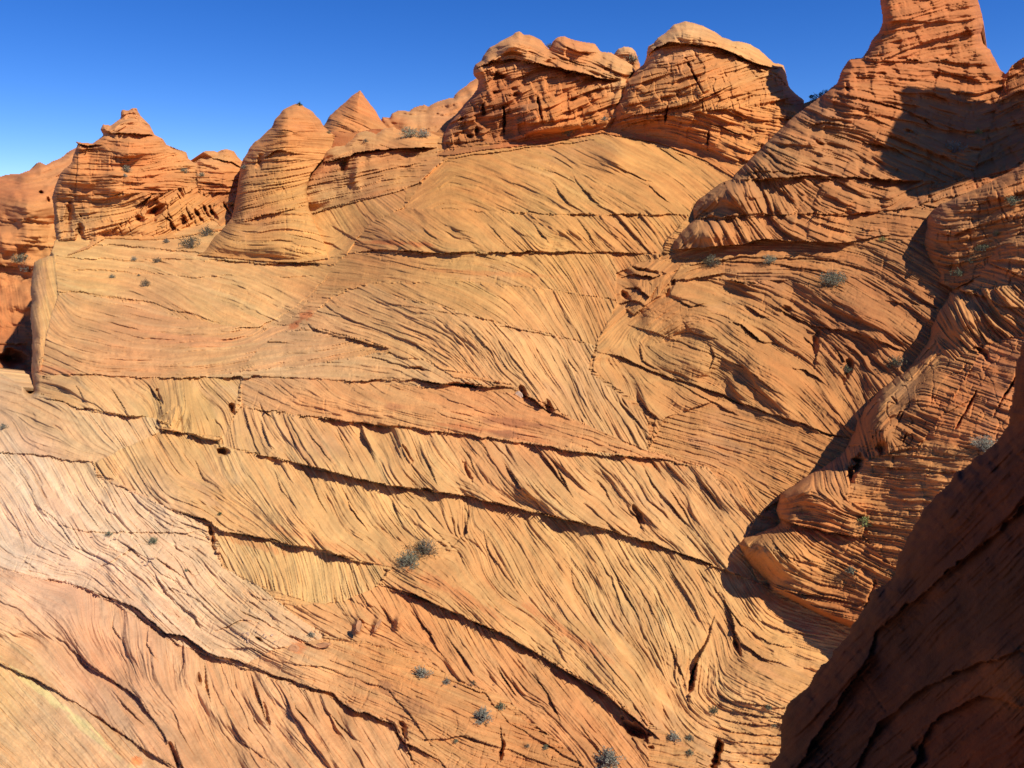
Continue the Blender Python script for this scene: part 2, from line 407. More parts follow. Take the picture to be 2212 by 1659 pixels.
    for (nm, _), sm in zip(sets, sel):
        Q = quads[sm]; us, inv2 = np.unique(Q.ravel(), return_inverse=True)
        me = bpy.data.meshes.new(nm)
        me.vertices.add(len(us)); me.vertices.foreach_set('co', co[us].astype(np.float32).ravel())
        me.loops.add(Q.size); me.loops.foreach_set('vertex_index', inv2.astype(np.int32).ravel())
        me.polygons.add(len(Q)); me.polygons.foreach_set('loop_start', np.arange(0, Q.size, 4, dtype=np.int32))
        me.polygons.foreach_set('use_smooth', np.ones(len(Q), bool))
        at = me.color_attributes.new('rock_colour', 'FLOAT_COLOR', 'POINT')
        at.data.foreach_set('color', np.clip(colr[us], 0.004, 0.9).astype(np.float32).ravel())
        me.update(calc_edges=True); me.materials.append(mat or M_ROCK)
        o = bpy.data.objects.new(nm, me); COL.objects.link(o); obs.append(o)
        if parent: o.parent = parent
    LAYERS.append((xs, ys, Dd, mask))
    return obs

ALB = np.array([0.81, 0.80, 0.76])
WARP = 16.0
STEPS = 1.35
def tag(o, label, cat, group=None, kind=None):
    if kind: o['kind'] = kind
    if label: o['label'] = label
    if cat: o['category'] = cat
    if group: o['group'] = group
    return o
def empty(name, loc=(0, 0, 0)):
    o = bpy.data.objects.new(name, None); o.location = loc; COL.objects.link(o); return o

# ================================================================ THE MAIN HILLSIDE
hill_depth = [(-250,1850,11),(0,1659,13.2),(553,1659,13.6),(1106,1659,14.2),(1660,1659,14.8),(2720,1850,13),(2720,1500,15),(-250,1400,14.6),
 (0,1380,15.2),(553,1380,15.6),(1106,1380,16.3),(1600,1380,17),(0,1106,18),(553,1106,18.3),(1106,1106,18.8),(1550,1106,19.3),(-250,1000,20),
 (0,900,22),(387,900,21.5),(830,900,21),(1270,900,21),(1550,900,21.2),(1900,950,20.0),(83,720,26),(442,700,26),(830,700,24.5),(1270,700,24),
 (1600,680,24),(1900,700,22.3),(166,560,33),(500,560,32),(720,545,30.5),(885,525,28.5),(1270,515,27.5),(1600,500,26.5),(2000,560,23.2),
 (440,450,40),(690,440,37),(940,430,32),(1270,400,31),(1550,420,30),(1900,400,27),(440,330,52),(1000,300,38.5),(1300,290,36),(1550,320,34.5),
 (1250,200,44),(2000,200,34),(2720,400,24),(2720,800,20),(800,300,44),(760,340,40.5)]
hill_cols = [(50,1150,(230,192,164)),(150,1250,(224,180,152)),(50,1000,(228,184,148)),(300,1150,(227,182,144)),(300,1300,(220,168,134)),
 (200,1450,(212,152,116)),(100,1560,(214,168,122)),(30,1500,(210,170,112)),(300,1620,(212,160,120)),(500,1600,(208,148,98)),(600,1380,(212,158,108)),
 (800,1600,(205,145,92)),(1000,1560,(196,135,80)),(1200,1600,(192,125,70)),(900,1400,(205,138,78)),(650,1250,(215,165,100)),(1000,1300,(205,145,82)),
 (1300,1400,(205,150,88)),(1600,1500,(205,145,85)),(1750,1380,(215,150,80)),(1400,1250,(195,145,85)),(1200,1150,(200,145,82)),(800,1080,(215,165,100)),
 (500,1050,(222,172,108)),(400,900,(210,165,100)),(200,950,(228,180,120)),(100,870,(205,155,95)),(300,740,(215,150,95)),(150,620,(225,170,100)),
 (500,620,(220,165,100)),(650,780,(205,155,105)),(700,880,(215,150,88)),(1000,900,(208,140,82)),(1100,950,(190,120,70)),(900,1000,(212,155,90)),
 (1300,1080,(205,145,85)),(900,720,(215,155,90)),(1150,760,(215,155,92)),(1350,750,(190,135,75)),(1000,570,(205,150,82)),(800,530,(200,135,72)),
 (1200,500,(210,150,78)),(1000,400,(215,145,70)),(1400,430,(205,140,70)),(1400,620,(190,125,65)),(1600,720,(190,130,70)),(1700,850,(185,120,62)),
 (1550,980,(190,125,68)),(1700,570,(185,115,58)),(1850,700,(165,98,50)),(720,480,(225,165,90)),(760,380,(205,145,75)),(830,320,(185,90,35)),(700,350,(180,85,35)),(1000,200,(205,125,60))]
S = 1
hill_regions = [
 ([(880,440),(940,350),(980,330),(1300,280),(1620,380),(1500,440),(1490,465),(1200,462),(1000,455),(870,450)],
  [(1000,370,20),(1000,420,15),(1100,400,22),(1200,380,35),(1250,420,40),(1300,350,15),(1350,330,30),(1400,400,30),(1480,430,35),(1150,340,10),(940,380,-50),(920,420,-30),(1350,440,35)], (1,1,.9,.3)),
 ([(870,450),(1000,455),(1200,462),(1490,465),(1440,520),(1430,548),(1100,545),(750,545),(700,560),(800,480)],
  [(850,500,35),(950,500,35),(1050,510,40),(1150,510,45),(1250,500,50),(1350,510,45),(1420,490,50),(820,532,5),(1000,537,3),(1200,541,0)], (1,1.1,1.2,.2)),
 ([(750,548),(1430,548),(1400,600),(1340,650),(1200,625),(1000,610),(800,610),(700,640),(640,660),(700,590)],
  [(850,580,12),(1000,585,10),(1100,590,20),(1200,590,50),(1260,610,60),(1330,610,60),(850,600,3)], (1,.7,.5,.6)),
 ([(660,690),(720,640),(800,612),(1000,612),(1200,630),(1340,650),(1290,740),(1270,800),(1400,900),(1400,975),(1230,900),(1100,830),(950,790),(820,760),(700,720)],
  [(720,680,20),(800,650,25),(800,700,20),(900,700,22),(900,660,20),(1000,690,28),(1000,740,50),(1080,700,45),(1100,760,60),(1150,720,35),(1150,750,70),(1200,760,60),(1250,760,60),(1180,830,50),(1250,830,70),(1300,880,60),(1100,820,40),(950,760,30)], (1.1,1.1,.8,.1), (216,163,107)),
 ([(800,612),(1000,608),(1200,628),(1340,650),(1285,745),(1200,722),(1060,695),(950,660),(850,640)],
  [(950,640,20),(1050,650,30),(1130,670,45),(1200,670,60),(1260,700,65)], (1,.8,.6,.3)),
 ([(110,552),(400,562),(720,572),(690,620),(640,680),(560,712),(400,690),(300,655),(150,628),(100,640)],
  [(200,600,12),(300,640,20),(250,580,3),(400,600,15),(400,660,40),(450,620,15),(520,610,20),(560,600,25),(600,590,15),(500,660,12),(600,650,30),(460,680,30)], (1,.6,.6,.3)),
 ([(100,640),(150,630),(300,655),(400,690),(560,712),(640,700),(660,720),(560,750),(700,745),(650,790),(400,815),(70,812),(80,760)],
  [(130,680,60),(180,670,15),(250,690,12),(350,700,8),(450,720,2),(180,730,12),(300,740,8),(400,760,-3),(500,760,-8),(550,730,-25),(150,780,20),(300,790,2),(450,795,-3),(560,780,-5),(620,740,-20)], (1.2,.8,.35,.15), (216,156,104)),
 ([(560,750),(600,720),(680,708),(830,745),(850,770),(700,790),(520,800)],
  [(620,730,10),(650,750,0),(700,745,-5),(780,755,-10),(600,780,-12),(700,775,-15)], (1.3,1.1,.6,.2)),
 ([(665,462),(880,400),(870,450),(800,480),(750,545),(700,560),(680,500)],
  [(720,480,60),(780,450,55),(820,430,40),(700,520,10),(740,530,-40)], (.8,.5,.5,.1)),
 ([(640,390),(690,330),(940,310),(960,340),(900,400),(665,462),(655,420)],
  [(750,400,-5),(850,370,-8),(700,430,-12),(800,420,-20),(880,350,-5)], (1.2,1.2,.8,.2)),
 ([(65,850),(70,810),(400,815),(520,810),(510,880),(490,945),(400,935),(340,905),(200,890),(70,870)],
  [(120,830,15),(200,850,45),(260,850,45),(300,850,35),(350,860,75),(390,850,88),(390,910,-60),(430,900,70),(460,860,40),(470,920,70),(150,880,12)], (1,1.2,1.3,.2)),
 ([(400,815),(650,790),(820,762),(930,780),(980,815),(1100,830),(900,835),(700,818),(520,815)],
  [(700,800,-3),(800,790,8),(900,790,35),(850,820,3),(950,810,30)], (1,1,.7,.3), (222,180,126)),
 ([(520,815),(700,818),(900,835),(1120,850),(1230,900),(1400,975),(1530,1010),(1380,988),(1100,948),(800,918),(520,878)],
  [(560,840,20),(600,830,45),(640,860,12),(700,840,45),(700,880,8),(800,850,35),(800,890,8),(900,870,20),(950,900,10),(1000,870,15),(1080,880,40),(1100,920,8),(1150,920,12),(1250,950,8),(1300,940,25)], (1,1,.7,.5), (214,145,90)),
 ([(520,878),(800,918),(1100,948),(1380,988),(1530,1010),(1560,1050),(1640,1110),(1600,1180),(1640,1260),(1400,1170),(1200,1115),(1000,1070),(800,1040),(600,990),(470,960)],
  [(530,920,80),(580,930,60),(650,930,60),(700,950,55),(760,980,60),(800,950,60),(850,1000,60),(900,960,65),(950,1020,45),(1000,990,60),(1050,1000,60),(1100,1030,45),(1100,970,50),(1200,990,50),(1200,1060,45),(1300,1030,50),(1300,1100,40),(1400,1060,55),(1400,1130,40),(1500,1080,60),(1550,1150,50),(600,970,45),(1000,1060,20),(1300,1140,20),(1500,1030,45)], (1,1.2,1.5,.3), (216,165,108)),
 ([(1340,640),(1450,600),(1550,600),(1700,600),(1850,640),(2100,680),(2090,730),(1950,890),(1860,1000),(1740,1080),(1640,1110),(1560,1050),(1530,1010),(1400,975),(1420,900),(1280,800),(1290,740)],
  [(1320,740,-45),(1380,680,-40),(1370,760,60),(1400,720,-50),(1420,780,30),(1450,700,-30),(1450,800,15),(1500,760,20),(1550,720,40),(1500,820,25),(1600,780,30),(1600,850,35),(1650,820,30),(1700,850,40),(1700,760,35),(1750,700,30),(1800,760,50),(1550,670,20),(1650,680,25),(1450,860,35),(1500,900,15),(1600,920,15),(1350,850,70),(1400,900,60),(1350,800,50),(1600,640,15),(1850,690,20),(1900,760,40),(1850,840,60)], (1,1.3,1.5,.6)),
 ([(1400,975),(1440,900),(1560,860),(1790,940),(1860,950),(1800,1010),(1700,1070),(1640,1110),(1560,1050),(1530,1010)],
  [(1450,930,12),(1550,940,15),(1650,950,12),(1750,960,20),(1550,990,20),(1650,1030,25),(1500,990,18),(1600,1070,60)], (1,.5,.4,.3)),
 ([(1430,548),(1600,525),(1900,520),(1980,520),(2100,600),(2100,680),(1850,640),(1700,605),(1550,605),(1450,605),(1380,620)],
  [(1500,570,-20),(1600,570,3),(1700,560,3),(1800,570,10),(1750,610,20),(1850,620,25),(1950,640,30),(1480,600,-35)], (1.2,1.3,1.2,.5)),
 ([(1330,590),(1400,560),(1480,560),(1440,620),(1370,680),(1330,650)],
  [(1360,600,20),(1400,620,85),(1430,590,-40),(1380,650,-50)], (1,1.5,1.8,.5)),
 ([(470,962),(600,992),(800,1042),(1000,1072),(1200,1117),(1400,1172),(1640,1262),(1700,1300),(1950,1340),(1900,1410),(1790,1530),(1780,1900),(1560,1900),(1500,1620),(1400,1560),(1300,1490),(1180,1420),(1000,1330),(820,1262),(850,1225),(700,1190),(560,1160),(430,1120),(370,1100),(210,1020),(200,1000),(330,930),(400,935)],
  [(250,1030,60),(300,980,60),(350,1020,55),(420,980,60),(400,1070,25),(480,1010,70),(450,1060,30),(550,1040,60),(600,1080,60),(520,1110,30),(650,1050,55),(700,1100,65),(650,1140,45),(750,1080,60),(750,1170,30),(830,1100,65),(900,1080,45),(900,1130,60),(1000,1120,88),(960,1190,0),(1050,1150,50),(1050,1220,70),(1100,1150,55),(1150,1250,65),(1200,1180,50),(1200,1300,60),(1300,1200,55),(1300,1300,65),(1400,1250,55),(1400,1350,65),(1500,1250,55),(1500,1350,65),(1600,1320,55),(1480,1450,105),(1550,1400,80),(1520,1470,100),(1600,1450,30),(1650,1500,20),(1700,1400,20),(1750,1360,12),(1650,1560,10),(1600,1600,5),(1450,1480,60),(1400,1450,60),(1350,1420,50),(1300,1450,45),(1200,1380,35),(1100,1320,30),(1000,1270,35),(920,1260,20),(950,1230,40),(1000,1240,60),(1050,1290,50),(1550,1550,20),(1530,1520,50)], (1.2,1.2,1.0,.05), (212,160,102)),
 ([(470,1145),(560,1165),(700,1195),(820,1222),(835,1235),(800,1280),(740,1300),(700,1310),(560,1265),(480,1222)],
  [(500,1180,65),(550,1200,65),(600,1230,75),(650,1230,75),(700,1240,80),(750,1240,75),(800,1240,60),(680,1290,80)], (1.2,.9,.5,.1), (218,178,116)),
 ([(740,1300),(820,1265),(1000,1332),(1180,1422),(1300,1492),(1400,1560),(1400,1659),(1340,1800),(1250,1640),(1150,1560),(1080,1500),(950,1460),(850,1400),(700,1370),(600,1310)],
  [(760,1300,60),(850,1310,60),(900,1330,60),(950,1370,60),(1000,1380,60),(1000,1440,60),(1100,1440,58),(1100,1500,55),(1200,1500,55),(1250,1580,50),(1300,1600,55),(800,1370,20),(700,1350,25),(650,1330,30),(900,1420,18),(1050,1480,30),(1150,1530,25)], (1.2,1.1,.9,.05), (210,145,92)),
 ([(-300,990),(0,975),(200,1000),(210,1030),(370,1100),(440,1130),(480,1225),(560,1265),(640,1330),(700,1370),(680,1400),(520,1440),(380,1390),(260,1310),(175,1265),(0,1230),(-300,1230)],
  [(50,1050,50),(50,1150,60),(100,1100,55),(100,1200,20),(150,1050,70),(180,1150,60),(150,1220,10),(250,1100,60),(250,1180,20),(330,1150,50),(350,1100,30),(400,1160,20),(250,1240,45),(330,1250,55),(400,1250,60),(450,1300,45),(380,1320,45),(500,1300,40),(550,1350,35),(620,1370,30),(480,1390,30),(300,1220,30),(0,1100,60),(50,1220,10)], (1.3,1.2,.9,.8), (234,200,158)),
 ([(-300,760),(0,800),(65,845),(200,890),(340,905),(350,930),(200,1000),(0,975),(-300,980)],
  [(50,870,10),(100,920,20),(150,920,60),(200,940,50),(280,930,60),(30,930,60),(100,960,15),(200,980,10),(30,830,20)], (1,.7,.6,.2), (230,186,140)),
 ([(-300,1230),(0,1232),(175,1268),(260,1312),(380,1392),(520,1442),(700,1500),(850,1550),(950,1640),(950,1900),(-300,1900)],
  [(50,1280,30),(100,1290,20),(200,1310,85),(250,1340,80),(100,1350,45),(150,1400,60),(50,1400,30),(250,1420,60),(300,1380,85),(350,1430,80),(400,1450,85),(450,1480,60),(500,1480,85),(550,1500,60),(600,1530,50),(700,1550,60),(300,1500,45),(200,1480,50),(350,1560,45),(450,1560,70),(550,1600,50),(650,1620,50),(250,1600,55),(300,1640,60)], (.8,.9,1.5,.05), (216,163,114)),
 ([(-300,1350),(0,1430),(120,1490),(250,1580),(380,1659),(400,1900),(-300,1900)],
  [(50,1500,50),(150,1560,50),(100,1600,45),(250,1630,50),(0,1600,40)], (.8,.6,.5,0), (216,174,122)),
 ([(58,560),(118,553),(126,640),(105,700),(88,800),(60,830)],[(90,600,86),(80,700,80),(100,640,70)],(1,1.2,1.2,2.5)),
 ([(520,1440),(600,1400),(700,1380),(850,1405),(1000,1470),(1100,1530),(1200,1610),(1250,1900),(930,1900),(880,1600),(850,1560),(700,1500)],
  [(700,1430,25),(800,1460,20),(900,1520,25),(1000,1560,20),(1100,1600,15),(950,1600,30)], (1,.8,.8,.9)),
]
hill_ledges = [
 ([(750,545),(850,540),(950,545),(1100,545),(1250,543),(1430,546)], .35,14,.25),
 ([(440,562),(560,566),(640,568),(700,572)], .35,9,.2), ([(110,552),(200,560),(300,562),(440,560)], .12,8,.1),
 ([(490,712),(560,705),(600,688),(650,655),(690,615),(720,590)], .1,12,.25),
 ([(660,700),(700,718),(770,735),(850,755)], .25,10,.15),
 ([(70,806),(250,812),(400,815),(520,812),(700,818),(900,822),(960,828),(1110,836)], .22,12,.25),
 ([(1100,835),(1150,860),(1180,885),(1235,907)], .4,12,.4),
 ([(900,822),(960,828),(1110,836)], .3,10,.35),
 ([(790,768),(860,785),(910,798),(940,800)], .2,9,.15),
 ([(70,855),(150,872),(220,890),(340,905),(350,925)], .2,10,.12), ([(330,925),(400,935),(470,955),(482,972)], .35,10,.25),
 ([(510,878),(600,890),(700,903),(800,915),(900,925),(1000,938),(1100,955),(1200,968),(1300,982),(1400,990),(1530,1010)], .35,14,.25),
 ([(560,868),(575,890),(590,905)], .2,8,.1),
 ([(470,960),(600,992),(700,1015),(800,1040),(1000,1070),(1200,1115),(1400,1170),(1500,1205),(1650,1264)], .45,20,.2),
 ([(365,1098),(440,1120),(480,1145),(560,1160),(700,1190),(820,1222)], .45,16,.25),
 ([(820,1262),(900,1285),(1000,1332),(1100,1375),(1180,1422),(1250,1465),(1310,1500),(1380,1560),(1430,1600)], .6,18,.35),
 ([(300,1190),(340,1205),(400,1250),(435,1280)], .15,7,.15),
 ([(175,1268),(230,1290),(290,1310),(330,1345),(360,1370),(400,1375),(450,1410),(510,1425),(580,1455),(650,1475),(720,1500),(740,1520),(800,1545),(850,1565),(870,1600),(950,1640),(1000,1700)], .45,16,.2),
 ([(190,1240),(260,1200),(330,1160)],.1,6,.15),([(120,1130),(200,1150),(300,1150),(440,1150)],.12,7,.12),([(60,1080),(120,1120),(160,1180),(260,1225)],.1,8,.1),([(380,1300),(420,1330),(440,1372)],.15,8,.15),([(440,1372),(520,1340),(570,1345)],.12,7,.1),([(480,1400),(540,1400),(600,1430)],.15,8,.15),([(640,1300),(560,1290),(520,1270)][::-1],.1,7,.1),([(0,1100),(40,1150),(60,1210)],.1,8,.1),([(330,1290),(370,1270),(420,1290),(470,1330)],.1,6,.12),([(100,1365),(150,1395),(220,1455),(260,1480),(300,1510),(350,1580),(380,1640),(420,1700)], .25,14,.12),
 ([(-60,1400),(0,1430),(120,1490),(200,1540),(300,1610),(380,1665),(450,1720)], .25,14,.1),
 ([(500,1310),(560,1335),(620,1370),(680,1395),(720,1400)], .15,8,.12),
 ([(-60,970),(0,975),(100,985),(200,1000),(215,1020)], .15,9,.08),
 ([(1330,600),(1370,592),(1410,600),(1450,590)],.35,9,.3),([(1340,625),(1375,622),(1405,640),(1425,610)],.35,8,.3),([(1330,655),(1370,650),(1400,662)],.3,8,.2),([(1450,640),(1490,660),(1540,655)],.2,8,.15),([(1560,690),(1600,700),(1640,735),(1700,745)],.25,9,.2),([(1700,790),(1740,800),(1800,840)],.25,9,.2),([(1060,700),(1200,725),(1290,747)], .1,8,.05),([(1270,760),(1340,770),(1400,800),(1440,812),(1530,840),(1600,870),(1695,901),(1786,934),(1850,950)], .25,12,.15),
 ([(700,480),(735,500),(770,520),(800,540)],.12,8,.08),([(690,520),(720,530),(745,545)],.15,8,.1),([(160,530),(240,528),(330,535),(420,545),(480,552)],.15,8,.1),([(120,585),(200,582),(330,590),(430,600),(540,590)],.1,6,.06),([(130,625),(220,640),(330,655),(420,680),(490,705)],.14,7,.12),([(330,640),(380,660),(430,690),(480,705)],.1,6,.1),([(560,600),(640,598),(700,590)],.08,6,.05),([(1000,455),(1200,462),(1490,465)], .12,8,.08),([(800,650),(900,665),(1000,680),(1100,700)], .08,8,.04),
 ([(665,462),(760,435),(880,402)], .12,8,.05),
 ([(940,350),(1000,338),(1130,320),(1300,300)], .15,7,.08),
 ([(1480,605),(1560,590),(1590,585)], .25,8,.25),([(1430,560),(1520,560),(1660,568),(1800,590)], .15,8,.12),([(1440,580),(1600,555),(1800,560),(1900,590)],.15,6,.1),
 ([(1350,700),(1450,730),(1600,790),(1700,860)], .12,12,.08),([(1650,650),(1750,700),(1850,720),(1960,760)], .2,14,.15),
 ([(1420,800),(1500,850),(1600,900)], .12,8,.1),([(1000,1090),(1010,1150),(960,1200)],.12,10,.05),
 ([(590,1430),(700,1440),(840,1490),(900,1560),(950,1640)], .12,8,.1),([(960,1460),(1050,1500),(1100,1560),(1200,1620),(1300,1680)], .15,10,.1),
 ([(900,1600),(1000,1590),(1100,1620),(1200,1660)], .25,10,.2),
]
creases = [([(1560,1280),(1580,1330),(1590,1380),(1602,1425)],0.4,10,0.2),([(1545,1320),(1532,1380),(1507,1430),(1492,1470),(1485,1515),(1502,1545)],0.75,13,0.4),([(1575,1340),(1600,1390),(1645,1422),(1710,1437)],0.35,9,0.15),([(1420,1330),(1450,1400),(1470,1450),(1500,1530)],0.2,8,0.1),([(1300,1180),(1350,1280),(1400,1360)],0.12,7,0.08),([(1230,1190),(1240,1260),(1290,1340),(1330,1400)],0.2,8,0.1),([(1040,1130),(1055,1190),(1100,1250),(1140,1310)],0.2,8,0.12),([(1370,1250),(1420,1340),(1440,1400)],0.12,6,0.1),([(1450,1230),(1500,1310),(1520,1370)],0.12,6,0.08),([(1500,1220),(1560,1290),(1600,1350),(1660,1390),(1740,1400)],0.2,8,0.1),([(1600,1290),(1640,1340),(1700,1365),(1780,1375)],0.15,8,0.08),([(900,955),(930,1010),(945,1050)],0.3,9,0.2),([(1080,985),(1110,1030),(1140,1080)],0.3,9,0.2),([(1350,1088),(1378,1120),(1394,1152)],0.4,9,0.3),([(650,918),(690,960),(720,1005)],0.25,8,0.15),([(560,898),(575,940),(590,980)],0.25,8,0.15),([(780,925),(800,970),(815,1015)],0.3,9,0.2),([(840,930),(868,990),(880,1020)],0.2,7,0.15),([(990,950),(1020,1000),(1040,1040)],0.25,8,0.2),([(1190,990),(1220,1040),(1240,1080)],0.25,8,0.15),([(1280,1020),(1310,1060),(1330,1100)],0.2,7,0.12),([(1440,1050),(1480,1100),(1500,1140)],0.25,8,0.15),([(720,915),(745,960),(765,1000)],0.2,7,0.15),([(540,1450),(560,1500),(570,1540),(580,1575)],0.4,12,0.25),([(620,1480),(640,1530),(690,1585)],0.35,12,0.2),([(440,1425),(450,1480),(456,1525)],0.35,11,0.2),([(375,1590),(388,1640),(420,1700)],0.5,14,0.3),([(500,1560),(525,1605),(600,1655)],0.35,12,0.2),([(322,1340),(318,1390),(345,1435)],0.3,10,0.15),([(250,1308),(245,1350),(270,1395)],0.25,10,0.12),([(395,1380),(400,1430),(385,1470)],0.3,10,0.2),([(690,1520),(740,1570),(800,1620)],0.3,10,0.2),([(230,1480),(290,1540),(330,1590)],0.25,10,0.12),([(160,1380),(180,1430),(230,1470)],0.2,9,0.1),([(870,1570),(878,1610),(900,1660)],0.4,10,0.3),([(1080,1560),(1088,1600),(1080,1650)],0.3,8,0.25),([(660,1008),(690,1080),(722,1135)],0.22,8,0.12),([(745,1058),(760,1100),(800,1155)],0.25,8,0.15),([(1000,1080),(1014,1110),(1008,1150),(975,1188)],0.3,9,0.15),([(590,1010),(610,1060),(650,1110)],0.2,8,0.12),([(840,1060),(860,1110),(880,1150)],0.2,7,0.12),([(420,990),(440,1030),(480,1060)],0.2,9,0.12),([(880,1310),(930,1370),(952,1412)],0.32,9,0.2),([(960,1370),(1000,1420),(1030,1470)],0.32,9,0.2),([(1060,1420),(1100,1480),(1122,1512)],0.38,9,0.25),([(1150,1450),(1190,1510),(1212,1562)],0.32,9,0.2),([(1250,1560),(1290,1612),(1320,1650)],0.3,8,0.2),([(820,1300),(850,1350),(870,1380)],0.25,8,0.15),([(160,828),(175,850),(190,875)],0.15,6,0.12),([(235,828),(262,872),(280,903)],0.35,9,0.25),([(318,825),(345,865),(353,902)],0.45,9,0.3),([(395,830),(400,870),(395,905)],0.2,8,0.15),([(1000,690),(1060,760),(1085,805)],0.15,7,0.08),([(1090,755),(1130,800),(1165,855)],0.15,7,0.08),([(1210,730),(1230,780),(1260,830)],0.12,7,0.06),([(1330,860),(1370,900),(1410,950)],0.2,7,0.1),([(1150,478),(1170,500),(1190,530)],0.2,7,0.12),([(1245,470),(1275,505),(1290,540)],0.25,7,0.15),([(1350,470),(1380,500),(1405,535)],0.25,7,0.15),([(1050,480),(1080,510),(1100,535)],0.15,6,0.1),([(900,480),(930,505),(960,530)],0.15,6,0.1),([(1235,372),(1260,410),(1305,452)],0.3,9,0.2),([(1185,385),(1230,440),(1260,458)],0.2,7,0.1),([(1395,395),(1425,420),(1460,450)],0.25,8,0.15),([(1310,345),(1350,372),(1420,400)],0.25,8,0.15),([(1100,345),(1200,372),(1260,400)],0.12,6,0.08),([(1528,735),(1545,770),(1532,805)],0.25,8,0.15),([(1600,650),(1640,680),(1680,690)],0.25,8,0.15),([(1735,720),(1765,760),(1760,800)],0.4,9,0.3),([(1800,740),(1830,790),(1835,830)],0.35,9,0.25),([(1470,690),(1500,720),(1560,735)],0.2,8,0.12),([(1380,740),(1390,780),(1430,800)],0.2,8,0.12)]
hill_ledges += [(a_, b_ * .72, c_ * 1.25, d_ * .35) for a_, b_, c_, d_ in creases]
for k in range(7):      # stepped thin beds at the lower right
    y0 = 1505 + k * 22
    hill_ledges.append(([(1545 - k * 6, y0 - 10), (1580, y0 + 8), (1640, y0 + 18 - k), (1700, y0 + 22 - 2 * k), (1800, y0 + 20)], .16, 6, .10))
hill_holes = [(480,975,13,9,0,.8),(503,880,6,12,0,.6),(1375,1583,40,14,35,1.0),(1547,1630,9,36,10,1.1),(1130,850,9,20,-25,.5),(1183,878,9,16,-20,.6),
 (1000,832,42,5,5,.5),(905,797,14,5,10,.4),(1495,1470,6,34,14,.8),(1592,1395,7,26,-20,.4),(345,858,5,20,-15,.4),(460,1165,7,24,-10,.5),
 (1352,640,18,10,30,.5),(1442,628,7,24,28,.6),(1400,588,26,6,10,.4),(872,1585,10,28,-20,.5),(1085,1620,5,26,10,.4),(560,1380,10,4,15,.3),
 (430,1468,6,16,-15,.3),(575,1545,5,26,-12,.3),(375,1625,5,28,-20,.4),(1010,1020,5,24,-25,.3),(880,980,4,26,-30,.3),(1380,1115,7,24,-25,.4),(780,1345,5,9,0,.35),
 (1760,740,9,22,20,.35),(1830,800,10,26,25,.4),(1700,670,12,8,0,.3)]
hill_bumps = [(720,540,50,120,35,-.5),(610,670,40,90,50,-.3),(1330,340,46,30,0,.9),(1170,400,200,60,10,.6),(1420,440,110,60,30,.7),(950,500,160,45,10,.5),(1250,500,150,40,0,.5),(780,1010,120,40,20,.4),
 (1100,1030,200,40,20,.5),(400,860,30,40,0,.4),(420,900,60,30,0,.4),(300,740,150,50,0,.3),(1000,700,180,60,15,.5),(1550,700,120,70,30,.6),(1650,800,120,60,35,.5),
 (1500,770,40,40,0,.3),(1320,1440,130,30,50,.4),(1000,1290,130,40,30,.5),(650,1120,180,40,25,.5),(350,1050,120,50,25,.4),(1650,1480,120,70,20,.7),(850,880,180,28,8,.35),
 (300,1200,120,50,30,.3),(600,1400,120,40,25,.4),(200,1350,120,40,25,.3),(950,1530,150,60,20,.4),(775,1352,8,16,10,.4),(815,1350,7,14,10,.3),(860,1345,7,14,10,.3),(1870,690,60,40,30,.4)]
hill_poly = [(-250,1850),(-250,770),(-100,785),(0,803),(30,822),(60,845),(66,828),(70,760),(66,690),(66,600),(74,566),(108,552),(118,520),(160,470),(300,430),(500,400),(640,330),
 (690,300),(700,285),(760,285),(800,280),(850,275),(940,285),(1000,230),(1200,200),(1500,200),(1690,212),(1735,224),(1850,180),(2720,150),(2720,1850)]
hs = build_layer('hillside', hill_poly, hill_depth, hill_cols, hill_regions, hill_ledges, hill_holes, hill_bumps, step=1.35,
    stains=[(832,1485,20,13,20,(140,92,62),.6),(905,1525,30,20,25,(150,98,66),.5),(1115,915,62,9,6,(150,90,60),.6),(1090,938,40,8,8,(120,75,55),.6),(845,880,28,10,5,(165,100,66),.5),(650,690,34,9,-35,(185,98,52),.7),
      (645,1395,16,14,0,(222,140,88),.7),(560,1180,60,9,15,(200,120,70),.4),(760,1470,40,14,20,(170,115,75),.4),(1000,925,70,8,6,(185,105,62),.5),(860,525,90,5,3,(190,100,50),.6),(1050,590,160,5,3,(205,125,70),.4),
      (1200,1350,120,10,33,(190,105,60),.45),(1000,1290,150,12,28,(200,115,66),.4),(700,1175,150,9,18,(205,130,78),.4),(90,600,14,40,5,(170,120,88),.5),(110,800,60,8,3,(200,120,75),.5),(420,735,120,12,3,(212,138,92),.4),
      (250,1600,18,60,-40,(200,140,80),.35),(100,1500,110,8,38,(222,205,140),.6),(200,1590,100,7,40,(218,200,136),.5),(300,1640,14,10,30,(215,120,60),.7),(1400,1000,90,8,8,(205,130,75),.4),(1650,1290,60,12,15,(205,115,55),.4)],
    rim=[([(66,845),(70,760),(66,690),(66,600),(74,566)], 20, 2.6), ([(108,552),(74,566)],10,2.0)], back=6, seed=1, default=(8,1,.8,.8,.3))
for o in hs: o['kind'] = 'structure'

